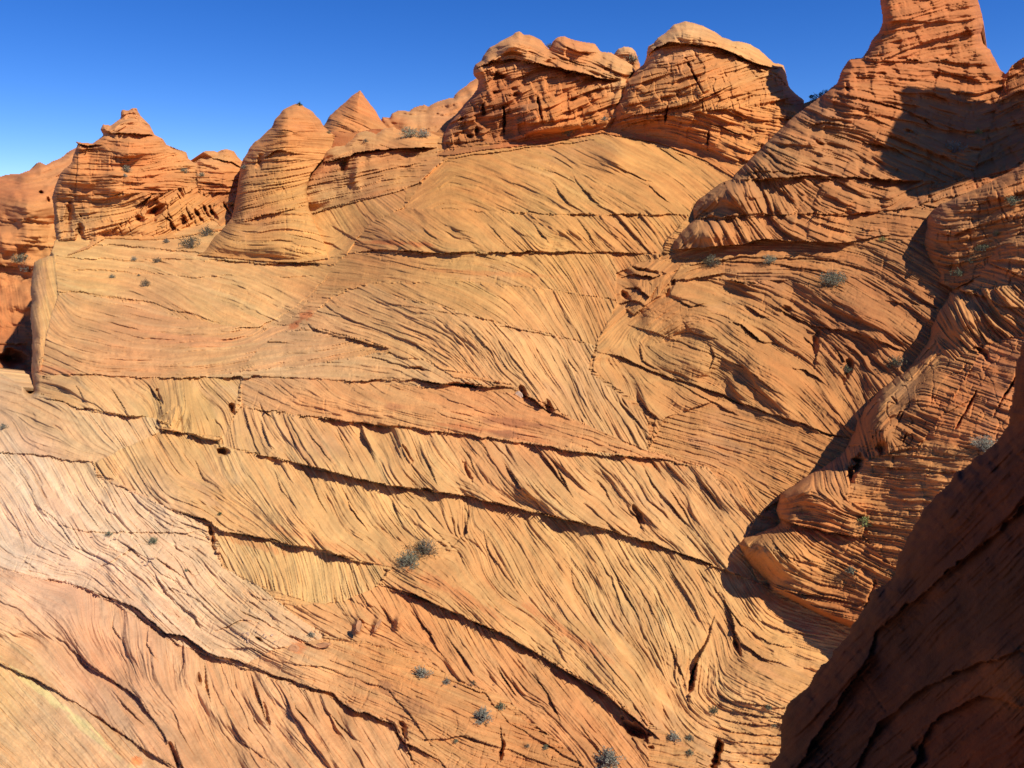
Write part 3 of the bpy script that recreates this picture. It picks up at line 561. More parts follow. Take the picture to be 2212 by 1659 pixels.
# ================================================================ ROCK BODIES STANDING ON AND BEFORE IT
RED = [(0,400,(196,112,62)),(60,600,(200,125,70)),(30,500,(205,128,72)),(60,780,(170,90,45)),(150,340,(200,125,75)),(20,700,(190,110,58)),(100,520,(215,150,85))]
t = build_layer('canyon_wall', [(-300,372),(-100,378),(0,382),(12,377),(30,376),(50,370),(62,366),(72,356),(85,350),(100,356),(116,347),(130,341),(150,325),(168,314),(300,330),(300,560),(140,620),(110,850),(-300,850)],
    [(0,380,56),(0,600,50),(0,800,44),(150,330,58),(150,600,50),(-250,380,56),(-250,800,44),(250,500,52),(80,450,52),(20,470,51)], RED,
    [([(-300,372),(300,330),(300,470),(-300,480)],[(50,420,15),(120,400,-30)],(1,1,1.4,.4)),([(-300,480),(300,480),(300,900),(-300,900)],[(30,560,0),(60,700,5),(30,650,80)],(1,1,1.2,1))],
    [([(-200,570),(0,572),(70,580)],.3,12,.2),([(-100,740),(0,742),(60,745)],.3,8,.3)],[(20,775,34,18,0,1.4),(88,415,6,4,0,.8),(145,421,9,5,0,.8),(104,435,5,9,0,.5)],
    [(60,440,60,40,0,.8),(30,520,50,30,0,.5)], step=1.8, rim=[([(-300,372),(0,382),(62,366),(85,350),(130,341),(168,314),(300,330)],14,3)], back=8, seed=11, big=.5, bigscale=60)[0]
tag(t, 'red canyon wall at the far left edge, its foot in a dark hollow', 'canyon wall')

def butte(name, label, poly, depth, cols, regions, ledges=(), holes=(), bumps=(), rim=(), cap=None, **kw):
    if name != 'foreground_outcrop': regions = [(a, b, (c[0] * 1.55, c[1] * 1.0, c[2] * .6, c[3] * 1.3)) for a, b, c in regions]
    t = empty(name); parts = [('butte_body', None), ('cap_rock', cap)] if cap else None
    if not cap: bpy.data.objects.remove(t); t = None
    obs = build_layer('butte_body', poly, depth, cols, regions, ledges, holes, bumps, rim=rim, parts=parts, **kw)
    me_c = Vector(project(sum(p[0] for p in poly) / len(poly), max(p[1] for p in poly), min(d[2] for d in depth)))
    if t: t.location = me_c
    if len(obs) == 1:       # one piece: the body itself is the thing
        o = obs[0]; o.name = name; tag(o, label, 'rock butte'); return o
    for o in obs: o.parent = t; o.matrix_parent_inverse.identity(); o.location = -me_c
    tag(t, label, 'rock butte'); return t

sil = [(125,560),(112,426),(130,377),(156,348),(167,312),(162,306),(201,309),(214,300),(223,291),(216,280),(221,268),(240,270),(260,257),(262,244),(266,237),(276,240),(286,233),(296,234),(305,250),(325,270),(335,289),(351,298),(361,312),(383,322),(403,328),(406,341),(419,351),(425,352),(430,344),(445,343),(437,328),(448,325),(471,328),(478,324),(491,322),(507,328),(517,341),(536,361),(546,377),(545,393)]
butte('stepped_butte', 'broad red stepped butte with knobbed summit and dark alcove over jointed beds',
    sil + [(540,450),(520,480),(480,505),(435,512),(383,522),(325,526),(227,522),(192,545),(150,562)],
    [(140,545,34.8),(227,515,35.4),(320,512,36),(435,503,37),(535,450,38.5),(160,350,37.8),(300,350,38.6),(290,235,40.5),(430,345,41),(530,350,43),(120,430,38),(320,430,37.2)],
    [(280,260,(210,140,85)),(300,330,(205,122,62)),(200,400,(205,125,65)),(350,380,(200,118,60)),(250,480,(220,150,80)),(400,460,(215,145,75)),(480,400,(200,118,58)),(180,500,(205,145,85)),(450,340,(215,150,90)),(380,335,(215,148,85))],
    [([(100,200),(420,300),(440,420),(100,430)],[(200,340,3),(300,320,5),(250,380,-3),(350,360,-12),(400,390,5),(300,400,8)],(1,1.2,1.4,.5)),
     ([(100,425),(330,415),(300,460),(200,520),(100,560)],[(200,440,3),(250,450,-8),(200,480,-12),(280,440,-20)],(1,1,1,.4)),
     ([(300,460),(330,420),(430,400),(540,400),(540,450),(480,505),(300,520),(200,525)],[(350,460,-30),(450,440,-30),(500,420,-32),(300,490,-25),(400,480,-30)],(.8,1.2,1.3,3.0)),
     ([(420,345),(445,320),(520,330),(546,380),(545,415),(430,415)],[(450,360,5),(500,360,15),(500,390,-5)],(1,1,1.2,.3)),
     ([(200,200),(340,250),(345,292),(290,290),(215,283)],[(260,265,-25),(310,270,25)],(1,1,1.2,.2))],
    [([(217,283),(245,290),(290,289),(340,293)],.7,9,.5),([(160,309),(190,315),(225,313)],.6,8,.4),([(340,293),(370,318),(405,332)],.4,6,.3),([(437,333),(460,342),(500,350),(535,372)],.4,6,.3),
     ([(290,445),(310,432),(335,418)],.4,7,.3),([(420,410),(330,408),(270,412)][::-1],.12,6,.08),([(190,510),(230,500),(270,485)],.4,7,.3),([(170,320),(165,380),(165,430)],.3,6,.2)],
    [(335,452,16,22,10,1.3),(300,470,9,16,-30,.6),(395,480,9,14,-30,.5),(172,500,8,24,0,.7),(150,470,10,40,8,.5),(372,490,5,16,-25,.5),(430,465,4,16,-30,.6),(460,460,4,18,-30,.8),(490,450,3,18,-30,.5),(445,455,3,16,-30,.5),(408,462,3,16,-30,.5),(510,460,3,12,-30,.4)],
    [(280,320,60,40,0,.8),(230,390,80,30,0,.5),(480,370,40,30,0,.5)], rim=[(sil,13,1.5)], foot=[(150,552),(192,538),(227,516),(325,520),(383,516),(435,506),(480,499)], footw=12, step=1.25, seed=21, back=7, amp=1.3, big=.15, bigscale=70, block=.05)

sil = [(430,545),(456,518),(480,498),(498,474),(506,445),(510,415),(514,385),(517,360),(524,341),(534,326),(552,306),(585,276),(591,260),(611,237),(630,227),(643,224),(655,226),(666,234),(680,247),(692,260),(702,276)]
butte('cone_butte', 'rounded orange cone butte with a tiny bush on its tip and a layered skirt',
    sil + [(725,292),(712,330),(690,352),(672,375),(664,410),(668,450),(680,480),(700,520),(712,565),(640,578),(560,574),(480,566),(416,560)],
    [(425,556,32.6),(560,574,31.4),(700,572,30.9),(500,490,33.6),(512,420,35.6),(560,500,32.8),(640,490,32.8),(590,400,34.5),(600,330,36),(640,300,36.8),(640,225,39),(690,290,39),(540,345,37.5),(655,400,35.6),(720,300,41)],
    [(640,260,(208,130,68)),(600,320,(205,135,70)),(560,350,(212,140,78)),(600,400,(200,140,70)),(620,440,(210,150,80)),(570,470,(200,120,60)),(560,520,(212,150,78)),(640,520,(218,158,85))],
    [([(500,200),(720,200),(720,350),(500,350)],[(600,260,5),(650,260,3),(600,320,-5),(660,320,3)],(1,1,1,.4)),
     ([(500,350),(720,345),(680,440),(640,450),(505,480)],[(600,360,-5),(620,380,-12),(580,430,-15),(640,420,-15)],(1.2,1.5,1.1,.6)),
     ([(400,600),(420,540),(505,480),(580,465),(650,445),(720,500),(720,600)],[(470,530,40),(520,500,10),(560,490,-12),(600,480,-8),(640,510,5),(560,530,3),(600,555,3),(500,555,8),(680,540,20)],(1,1,.8,.5))],
    [([(500,482),(560,470),(620,455),(650,448)],.25,7,.2),([(560,345),(600,325),(650,335)],.3,8,.2),([(595,280),(640,285),(690,280)],.1,6,.1),([(470,552),(560,556),(690,560)],.12,6,.08),([(540,525),(600,520),(650,522)],.1,6,.08)],
    [(560,350,6,18,10,.3)],[(610,540,120,30,0,.5),(620,280,40,40,0,.4)], rim=[(sil,26,3.0),([(668,400),(664,420),(668,450),(680,480)],12,.8)], foot=[(416,552),(480,558),(560,566),(640,570),(712,560)], footw=14, step=1.25, seed=31, back=7, amp=1.1, big=.12, bigscale=60)

sil = [(690,320),(690,285),(703,265),(712,250),(724,238),(745,220),(759,206),(770,200),(778,194),(786,203),(790,210),(800,224),(808,234),(818,250),(825,259),(836,273),(850,300)]
butte('pointed_butte', 'small sharp pointed orange butte just right of the rounded cone butte', sil + [(850,345),(690,345)],
    [(830,270,52),(780,195,53),(700,300,50),(780,320,49),(850,340,49)], [(780,240,(205,122,62)),(740,290,(208,130,68)),(820,300,(210,140,75))],
    [([(600,150),(900,150),(900,400),(600,400)],[(740,240,25),(800,240,15),(720,290,15),(800,300,25)],(1,1,1,.3))], rim=[(sil,34,5.0)], step=1.25, seed=41, back=7, big=.12, bigscale=60)

sil = [(650,425),(655,395),(668,378),(682,365),(690,352),(690,338),(702,325),(722,316),(745,314),(762,300),(770,288),(790,282),(812,286),(832,276),(850,274),(872,282),(900,286),(925,284),(950,290)]
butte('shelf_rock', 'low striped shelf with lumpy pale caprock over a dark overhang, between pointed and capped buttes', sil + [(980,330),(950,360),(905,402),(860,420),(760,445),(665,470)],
    [(655,425,36.3),(665,466,35.8),(760,440,34.8),(905,400,34.2),(950,350,36),(700,350,38),(850,330,37.8),(850,276,41),(950,290,40),(760,390,36.2)],
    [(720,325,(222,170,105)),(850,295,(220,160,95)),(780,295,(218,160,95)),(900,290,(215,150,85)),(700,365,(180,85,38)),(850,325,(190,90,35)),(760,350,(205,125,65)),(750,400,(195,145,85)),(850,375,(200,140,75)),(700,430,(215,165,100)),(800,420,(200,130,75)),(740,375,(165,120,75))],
    [([(600,200),(1000,200),(1000,316),(940,318),(820,322),(770,328),(745,340),(715,345),(690,354),(600,354)],[(720,330,-25),(800,300,10),(850,300,20),(900,300,0)],(1,1,1.2,.5)),
     ([(600,354),(690,354),(745,340),(820,322),(940,318),(1000,316),(960,360),(900,400),(665,462)],[(750,400,-5),(850,370,-8),(700,430,-12),(800,420,-20),(880,350,-5)],(1.2,1.4,.8,.2))],
    [([(690,354),(715,346),(745,340),(770,330),(820,323),(880,321),(945,317)],1.1,8,.6),([(655,462),(760,435),(880,402)],.12,8,.05),([(655,405),(750,385),(850,365),(930,350)],.15,6,.1)],
    [(742,362,10,16,15,.7)], [(720,330,24,12,0,.3),(800,305,30,14,0,.3),(880,305,30,12,0,.3),(770,372,10,26,10,.5)], rim=[(sil,12,1.6)], foot=[(650,462),(665,466),(760,441),(860,416),(905,398),(950,356)], footw=16, step=1.25, seed=45, back=5, big=.2, bigscale=50, block=.04,
    cap=[(600,200),(1000,200),(1000,316),(945,317),(880,321),(820,323),(770,330),(745,340),(715,346),(690,354),(600,354)])

sil = [(780,320),(815,275),(825,252),(839,257),(845,245),(860,238),(885,239),(900,228),(916,224),(925,228),(944,218),(979,210),(985,200),(997,189),(1010,182),(1028,168),(1100,150)]
butte('distant_ridge', 'distant orange ridge rising to the right behind the pale lumpy shelf', sil + [(1100,340),(780,340)],
    [(800,280,58),(1030,170,66),(830,320,54),(1000,300,54)], [(850,270,(208,130,70)),(950,250,(205,128,70)),(1000,220,(205,130,72)),(900,300,(222,165,100))],
    [([(700,100),(1200,100),(1200,400),(700,400)],[(850,260,5),(950,240,-10),(900,290,25),(1000,250,-25)],(1,1,1.4,.3))],
    [([(830,290),(900,285),(960,270)],.3,8,.2)], rim=[(sil,14,3.0)], step=1.8, seed=51, back=8, big=.5, bigscale=40)

sil = [(942,345),(945,318),(955,290),(972,262),(990,240),(1010,215),(1030,192),(1034,175),(1024,163),(1022,150),(1026,138),(1040,128),(1045,118),(1060,102),(1085,88),(1105,78),(1112,70),(1122,68),(1132,74),(1155,78),(1172,88),(1180,98),(1188,104),(1194,92),(1205,80),(1220,78),(1240,87),(1262,90),(1285,94),(1300,108),(1322,114),(1340,124),(1352,130),(1368,142),(1375,155),(1360,175)]
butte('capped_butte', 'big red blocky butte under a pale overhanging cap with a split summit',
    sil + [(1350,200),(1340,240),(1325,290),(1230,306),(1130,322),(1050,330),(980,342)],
    [(950,338,37.2),(1050,326,36.6),(1150,318,36.2),(1310,285,35.7),(1000,220,38.6),(1150,220,37.4),(1300,210,37.2),(1350,150,38.4),(1150,80,40.2),(1300,110,40),(1040,130,39),(1200,150,38)],
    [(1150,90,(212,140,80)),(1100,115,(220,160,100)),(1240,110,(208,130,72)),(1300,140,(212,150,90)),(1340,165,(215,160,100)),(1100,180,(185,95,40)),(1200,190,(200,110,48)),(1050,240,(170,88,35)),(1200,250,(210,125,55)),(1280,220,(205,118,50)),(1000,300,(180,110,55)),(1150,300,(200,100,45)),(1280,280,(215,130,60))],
    [([(900,50),(1400,50),(1400,180),(1300,172),(1230,155),(1170,138),(1110,128),(1060,132),(1022,152)],[(1080,115,-25),(1150,100,20),(1200,125,18),(1250,115,15),(1300,150,20),(1130,120,12),(1040,135,-30)],(1,1,.9,.2)),
     ([(900,350),(960,250),(1020,150),(1110,128),(1230,155),(1350,172),(1350,300),(1150,305),(1050,315),(960,330)],[(1060,180,-15),(1150,200,-18),(1250,220,-20),(1000,280,-15),(1100,270,-12),(1300,230,-15),(1200,280,-10)],(1,1.4,1.3,1.6)),
     ([(940,345),(960,325),(1100,302),(1200,290),(1340,275),(1330,300),(1100,330)],[(1000,325,-12),(1150,305,-10),(1280,290,-5)],(1,.5,.3,1))],
    [([(1022,152),(1060,132),(1110,127),(1170,138),(1230,152),(1290,166),(1352,176)],1.0,10,.5),([(1180,104),(1210,122),(1260,140),(1300,150)],.2,6,.15),([(945,322),(1050,310),(1130,303),(1200,292)],.25,7,.2),([(960,316),(1000,305),(1060,300)],.3,5,.2)],
    [(1075,165,16,8,0,.7),(1045,235,4,14,0,.5),(1090,250,3,24,-8,.8),(1165,235,3,26,-12,.7),(1030,285,6,10,0,.5),(1070,200,8,5,0,.5),(1110,205,14,4,-8,.5),(1090,275,3,14,0,.5),(1000,255,10,4,-15,.5),(1015,295,8,5,0,.5),(1240,215,8,3,-15,.3)],
    [(1110,95,30,14,0,.5),(1230,105,40,16,15,.5),(1170,250,60,50,0,.6)], rim=[(sil,24,3.5)], foot=[(940,340),(980,338),(1050,326),(1130,318),(1230,302),(1325,286)], footw=20, step=1.2, seed=61, back=7, amp=1.3, big=.15, bigscale=60, block=.13,
    cap=[(1000,30),(1400,30),(1400,190),(1352,176),(1290,166),(1230,152),(1170,138),(1110,127),(1060,132),(1022,152),(1000,150)])

sil = [(1300,285),(1308,262),(1320,235),(1338,205),(1352,175),(1370,155),(1388,138),(1395,120),(1400,100),(1412,92),(1420,80),(1440,68),(1455,54),(1480,46),(1500,48),(1520,54),(1545,66),(1562,78),(1585,86),(1605,92),(1622,96),(1640,106),(1655,120),(1672,134),(1692,142),(1700,165),(1704,186),(1716,200),(1740,218)]
butte('domed_butte', 'tall orange butte with smooth pale domed cap and long diagonal cracks',
    sil + [(1730,260),(1700,300),(1640,350),(1590,392),(1520,350),(1420,312),(1320,296)],
    [(1305,288,35.3),(1420,308,34.2),(1510,345,33),(1590,388,31.6),(1400,200,35.4),(1550,200,34.6),(1560,280,33.6),(1700,230,35),(1500,60,37.6),(1690,150,37.2),(1400,110,37)],
    [(1480,70,(222,165,105)),(1600,110,(222,165,100)),(1420,100,(220,160,100)),(1680,160,(215,150,85)),(1450,130,(200,112,50)),(1550,140,(212,130,62)),(1400,190,(205,130,65)),(1500,220,(218,140,68)),(1620,220,(215,132,62)),(1380,260,(212,120,52)),(1500,290,(205,115,50)),(1600,320,(212,130,60)),(1650,260,(212,128,60))],
    [([(1300,30),(1760,30),(1710,195),(1680,165),(1620,135),(1560,108),(1500,95),(1440,92),(1395,122)],[(1440,85,-25),(1500,70,15),(1560,95,22),(1620,115,25),(1670,145,25),(1480,85,5)],(1,1,.6,.1)),
     ([(1290,290),(1340,180),(1395,122),(1440,92),(1500,95),(1620,135),(1710,195),(1740,225),(1560,235),(1450,245),(1400,258)],[(1380,190,-12),(1450,180,-8),(1550,170,-15),(1600,200,-20),(1650,220,-10),(1450,230,-12),(1350,240,-15)],(1,1.2,1,1.8)),
     ([(1290,300),(1400,255),(1500,240),(1740,222),(1700,330),(1590,400),(1400,320)],[(1400,275,-10),(1450,290,10),(1550,280,20),(1600,310,20),(1650,270,10),(1550,330,25),(1480,320,25)],(1,1.2,1,.6))],
    [([(1395,124),(1420,100),(1445,91),(1500,95),(1560,106),(1620,132),(1655,142),(1700,150)],.8,9,.4),([(1305,268),(1360,252),(1420,240),(1500,222),(1590,180)],.3,7,.2),([(1310,288),(1380,262),(1450,255)],.3,6,.2),([(1510,255),(1560,275),(1620,295),(1650,290)],.2,8,.2),([(1450,280),(1500,300),(1560,318)],.2,6,.15)],
    [(1501,165,3,36,-28,.6),(1440,245,3,24,5,.5),(1530,300,3,20,0,.4),(1598,125,8,6,0,.4),(1610,215,20,4,-25,.4),(1440,215,8,8,0,.15)],
    [(1500,70,70,20,0,.4),(1530,200,80,60,0,.6)], rim=[(sil,30,4.0)], foot=[(1296,288),(1320,296),(1420,312),(1520,350),(1590,392)], footw=30, step=1.2, seed=71, back=7, amp=1.2, big=.12, bigscale=60, block=.09,
    cap=[(1300,20),(1760,20),(1760,190),(1700,150),(1655,142),(1620,132),(1560,106),(1500,95),(1445,91),(1420,100),(1395,124),(1370,130)])

sil = [(1325,120),(1335,106),(1348,100),(1362,102),(1372,110),(1378,122),(1384,140)]
butte('rock_pinnacle', 'small pale pinnacle of rock in the notch between the two biggest capped buttes', sil + [(1380,165),(1325,165)],
    [(1350,110,44),(1330,160,44),(1380,160,44)], [(1350,120,(222,170,115)),(1370,150,(205,120,65))], [([(1300,80),(1400,80),(1400,180),(1300,180)],[(1340,115,-15),(1365,115,20)],(1,1,1,.2))],
    rim=[(sil,14,2.0)], step=1.2, seed=81, back=4, big=.1, bigscale=30)

sil = [(1490,470),(1494,450),(1510,430),(1530,412),(1556,396),(1580,388),(1584,380),(1600,362),(1640,322),(1700,262),(1745,228),(1785,198),(1806,178),(1818,150),(1832,128),(1862,122),(1872,108),(1882,90),(1898,70),(1906,42),(1899,0),(1890,-120)]
butte('rock_tower', 'tall rock tower cut by the top edge, its shaded slope falling to rounded beds',
    sil + [(2090,-120),(2112,0),(2122,30),(2126,50),(2121,72),(2124,92),(2140,108),(2150,128),(2160,148),(2172,158),(2186,142),(2212,122),(2260,90),(2720,60),(2720,560),(2060,560),(1985,500),(1900,512),(1830,526),(1750,522),(1640,518),(1600,530),(1440,540),(1446,515),(1470,490),(1495,476)],
    [(1446,530,26.2),(1500,455,27.4),(1600,515,25.6),(1800,522,24.7),(1990,500,25),(1590,385,27.8),(1750,385,26.8),(2000,395,26.3),(1700,290,29),(1850,250,28.6),(1900,100,30.6),(2000,-60,32),(2000,200,30.2),(2150,300,28.5),(2150,150,31.5),(2450,100,28),(2450,500,21),(2200,500,22)],
    [(2000,20,(195,105,48)),(1950,120,(190,105,50)),(1850,200,(185,100,45)),(1750,290,(178,110,58)),(1650,350,(165,108,60)),(1800,340,(170,108,58)),(1950,350,(175,105,50)),(1900,250,(180,98,42)),(1600,430,(172,112,62)),(1800,430,(182,110,55)),(1950,430,(175,105,52)),(1600,490,(195,125,65)),(1800,490,(195,120,60)),(1500,450,(175,115,65)),(2100,300,(185,100,45)),(2200,200,(190,105,48)),(2200,500,(190,115,55)),(1980,480,(165,110,70))],
    [([(1700,-150),(2300,-150),(2300,150),(1860,120)],[(1950,20,-12),(2000,60,-15),(2050,100,-8),(2100,20,-10)],(1,1,.8,.3)),
     ([(1560,400),(1800,130),(2300,120),(2300,390),(2000,392),(1880,385),(1660,388)],[(1900,150,-5),(1850,200,12),(1950,220,12),(1800,260,15),(1900,290,20),(1700,310,20),(1700,350,25),(1650,370,50),(1800,350,25),(1900,350,28),(2000,320,28),(2050,250,20),(2150,250,-20)],(1,1.2,1.5,.6)),
     ([(1480,475),(1580,386),(1660,386),(1880,385),(2020,395),(2010,440),(1900,460),(1700,462),(1600,470)],[(1540,440,-50),(1600,420,60),(1650,430,65),(1700,430,60),(1750,420,40),(1800,430,20),(1900,420,20),(1950,440,-30),(1560,465,20)],(1,1,1.1,.2)),
     ([(1430,545),(1480,478),(1700,462),(1900,460),(2040,440),(2000,505),(1850,530)],[(1480,510,-45),(1540,500,60),(1600,500,60),(1650,490,55),(1700,500,30),(1800,500,20),(1900,490,10),(1950,480,-10)],(1,1,1,.2)),
     ([(2300,120),(2720,560),(2060,560),(1985,500),(2010,400),(2100,380),(2200,100)],[(2150,300,-25),(2100,420,-20),(2200,450,-25),(2080,480,-10),(2100,530,15)],(1,1.3,1.4,1))],
    [([(1580,390),(1660,386),(1760,380),(1880,386),(2010,394)],.45,14,.2),([(1500,464),(1560,470),(1640,462),(1700,464),(1850,462),(1980,448)],.3,10,.15),([(1600,530),(1640,518),(1750,522),(1830,526),(1900,512),(1990,498)],.7,12,.6),
     ([(1850,125),(1900,135),(2000,90),(2120,60)],.2,8,.1),([(1790,198),(1870,215),(1950,235),(2030,280)],.2,12,.2),([(1800,240),(1880,250),(1960,290)],.15,10,.15),([(1740,270),(1790,265),(1850,275)],.2,10,.2),
     ([(1840,290),(1880,310),(1930,320),(1980,350)],.2,12,.2),([(1600,370),(1680,370),(1760,378)],.15,8,.1)],
    [(1830,190,6,14,0,.3),(1770,310,12,4,30,.3),(1960,285,12,5,10,.4),(1900,160,10,4,0,.3)],
    [(1700,330,90,50,-30,.5),(1580,430,60,30,0,.8),(1540,500,60,26,0,.8),(1850,220,60,60,0,.5),(1950,50,50,60,0,.5)],
    rim=[(sil,26,2.2),([(2090,-120),(2112,0),(2122,30),(2126,50),(2121,72),(2124,92),(2140,108),(2160,148)],24,3),([(1446,535),(1446,515),(1470,490),(1490,472)],26,1.8)], step=1.6, seed=91, back=7, amp=1.2, big=.3, bigscale=80, block=.10)

sil = [(2010,600),(1990,560),(1982,525),(1996,490),(2004,462),(2030,440),(2080,420),(2150,388),(2212,350),(2300,320)]
butte('buttress_rock', 'rounded layered buttress below the tower, left of the bushy diagonal cleft', sil + [(2720,280),(2720,500),(2180,560),(2110,600),(2060,625)],
    [(2000,500,23.4),(2030,590,22.4),(2100,450,22.6),(2100,580,21.6),(2200,380,22),(2400,400,21),(2250,500,20.5)],
    [(2050,470,(190,120,62)),(2050,560,(180,110,55)),(2150,450,(195,120,60)),(2200,380,(185,110,52))],
    [([(1900,300),(2600,250),(2600,700),(1900,700)],[(2020,480,20),(2060,500,-8),(2100,480,-5),(2030,550,15),(2100,550,-20),(2180,420,-15)],(1,1.4,1.4,1.4))],
    [([(2000,500),(2060,510),(2130,480)],.25,8,.2),([(1990,560),(2050,575),(2110,560)],.2,7,.15)], [], [(2060,500,50,50,0,.4)], rim=[(sil,36,2.2)], step=1.6, seed=101, back=4, amp=1.2, big=.2, bigscale=60, block=.04)

sil = [(2720,270),(2300,350),(2212,440),(2175,490),(2140,525),(2095,580),(2060,615),(2030,655),(2005,700),(1988,745),(1950,795),(1905,835),(1870,875),(1845,912),(1832,950),(1815,975),(1780,1002),(1725,1038),(1685,1068),(1674,1100),(1684,1128),(1660,1142),(1605,1158),(1588,1174),(1600,1205),(1625,1240),(1645,1262)]
butte('layered_spur', 'long orange layered spur down the right side ending in two blunt noses',
    sil + [(1700,1296),(1770,1332),(1850,1366),(1950,1400),(2720,1450)],
    [(2140,525,21.6),(2212,700,19),(2000,720,21.5),(1850,930,19.8),(2000,900,18),(2200,900,16.8),(1690,1100,18.2),(1850,1060,17.8),(2050,1100,16),(1600,1180,17.9),(1700,1220,17.6),(1850,1250,16.8),(1700,1296,17.2),(1850,1360,16.2),(2450,1400,13.5),(2450,500,19),(1645,1260,17.9),(2200,560,20.2)],
    [(2150,560,(190,120,62)),(2200,480,(185,120,65)),(2100,650,(205,140,78)),(2050,720,(195,125,65)),(2150,800,(200,110,52)),(1950,850,(180,118,64)),(1900,920,(170,110,60)),(2050,900,(205,115,55)),(2000,1000,(205,130,65)),(2150,950,(200,115,55)),(1850,1000,(195,130,72)),(1780,1060,(208,135,72)),(1750,1110,(205,120,58)),(1900,1100,(205,125,60)),(2000,1050,(210,140,75)),(1700,1200,(195,135,75)),(1800,1220,(200,130,66)),(1850,1320,(190,105,45)),(1900,1250,(205,125,58))],
    [([(2000,450),(2600,200),(2600,640),(2212,620),(2100,640),(2030,650)],[(2150,540,-20),(2200,500,-10),(2120,600,15),(2180,600,20),(2080,620,35),(2212,560,10)],(1,1.5,1.6,1)),
     ([(1980,740),(2040,640),(2212,610),(2600,640),(2600,760),(2212,720),(2150,740),(2060,790)],[(2040,700,60),(2080,680,70),(2120,660,60),(2180,680,35),(2000,760,-50),(2060,740,40)],(1,1.2,1.4,.3)),
     ([(1820,990),(1845,900),(1980,740),(2060,780),(2120,740),(2130,800),(2050,880),(1990,960),(1880,990)],[(1990,790,-50),(1940,860,-45),(1890,900,-50),(1860,930,70),(1960,900,25),(2030,830,20),(2080,800,15),(1850,960,75)],(1,1.2,1.1,2.6)),
     ([(2060,860),(2130,740),(2600,740),(2600,1060),(1900,1060),(1990,960)],[(2100,850,20),(2150,900,25),(2050,950,10),(2000,1010,5),(2150,1000,5)],(.7,.6,.8,1.2)),
     ([(1665,1160),(1680,1060),(1780,1000),(1830,960),(1850,1040),(1830,1080),(1880,1100),(1860,1165)],[(1720,1050,-40),(1770,1030,85),(1800,1010,75),(1820,1050,70),(1710,1090,-10),(1760,1090,20),(1800,1100,22),(1700,1120,10),(1840,1140,12)],(1.1,1.2,1,.3)),
     ([(1830,1080),(1850,1000),(1900,985),(2600,980),(2600,1300),(1960,1290),(1880,1230),(1870,1100)],[(1900,1020,5),(2000,1040,5),(2100,1020,3),(1950,1100,8),(2000,1180,15)],(1,1,.5,.5)),
     ([(1570,1175),(1660,1135),(1860,1160),(1960,1250),(1950,1420),(1850,1366),(1700,1300)],[(1620,1180,-40),(1680,1170,55),(1720,1180,50),(1650,1230,55),(1750,1220,20),(1700,1260,20),(1800,1280,10),(1850,1230,30),(1850,1320,15)],(1,1,1,.6))],
    [([(2060,625),(2130,640),(2160,660),(2212,665)],.25,8,.2),([(1840,985),(1870,1005),(1930,1010),(2050,1020),(2200,1015)],.15,8,.1),([(1676,1120),(1720,1135),(1790,1150),(1865,1162)],.55,12,.3),
     ([(1645,1268),(1700,1276),(1760,1285),(1840,1300),(1900,1300)],.25,8,.15),([(1660,1182),(1720,1210),(1780,1225)],.12,8,.06),([(2010,880),(2050,890),(2120,850)],.15,8,.1),([(2160,510),(2212,500),(2300,490)],.2,6,.2),([(2120,560),(2212,600),(2300,610)],.25,6,.25)],
    [(1850,1010,14,30,12,.9),(1905,970,12,16,0,.5),(2120,760,12,8,30,.5),(2090,880,3,50,28,.5),(2180,840,3,50,30,.5),(2130,770,20,6,45,.4),(1880,1290,5,30,20,.3)],
    [(1760,1070,80,40,10,.9),(1680,1200,70,40,20,.8),(1900,880,60,60,-45,.7),(2080,690,60,40,0,.6),(1900,940,30,30,0,.6),(1990,860,60,30,-45,.4)],
    rim=[(sil,34,1.5)], foot=[(1640,1262),(1700,1292),(1770,1328),(1850,1362),(1950,1398)], footw=7, step=1.5, seed=111, back=4, amp=1.15, big=.25, bigscale=90, block=.03)

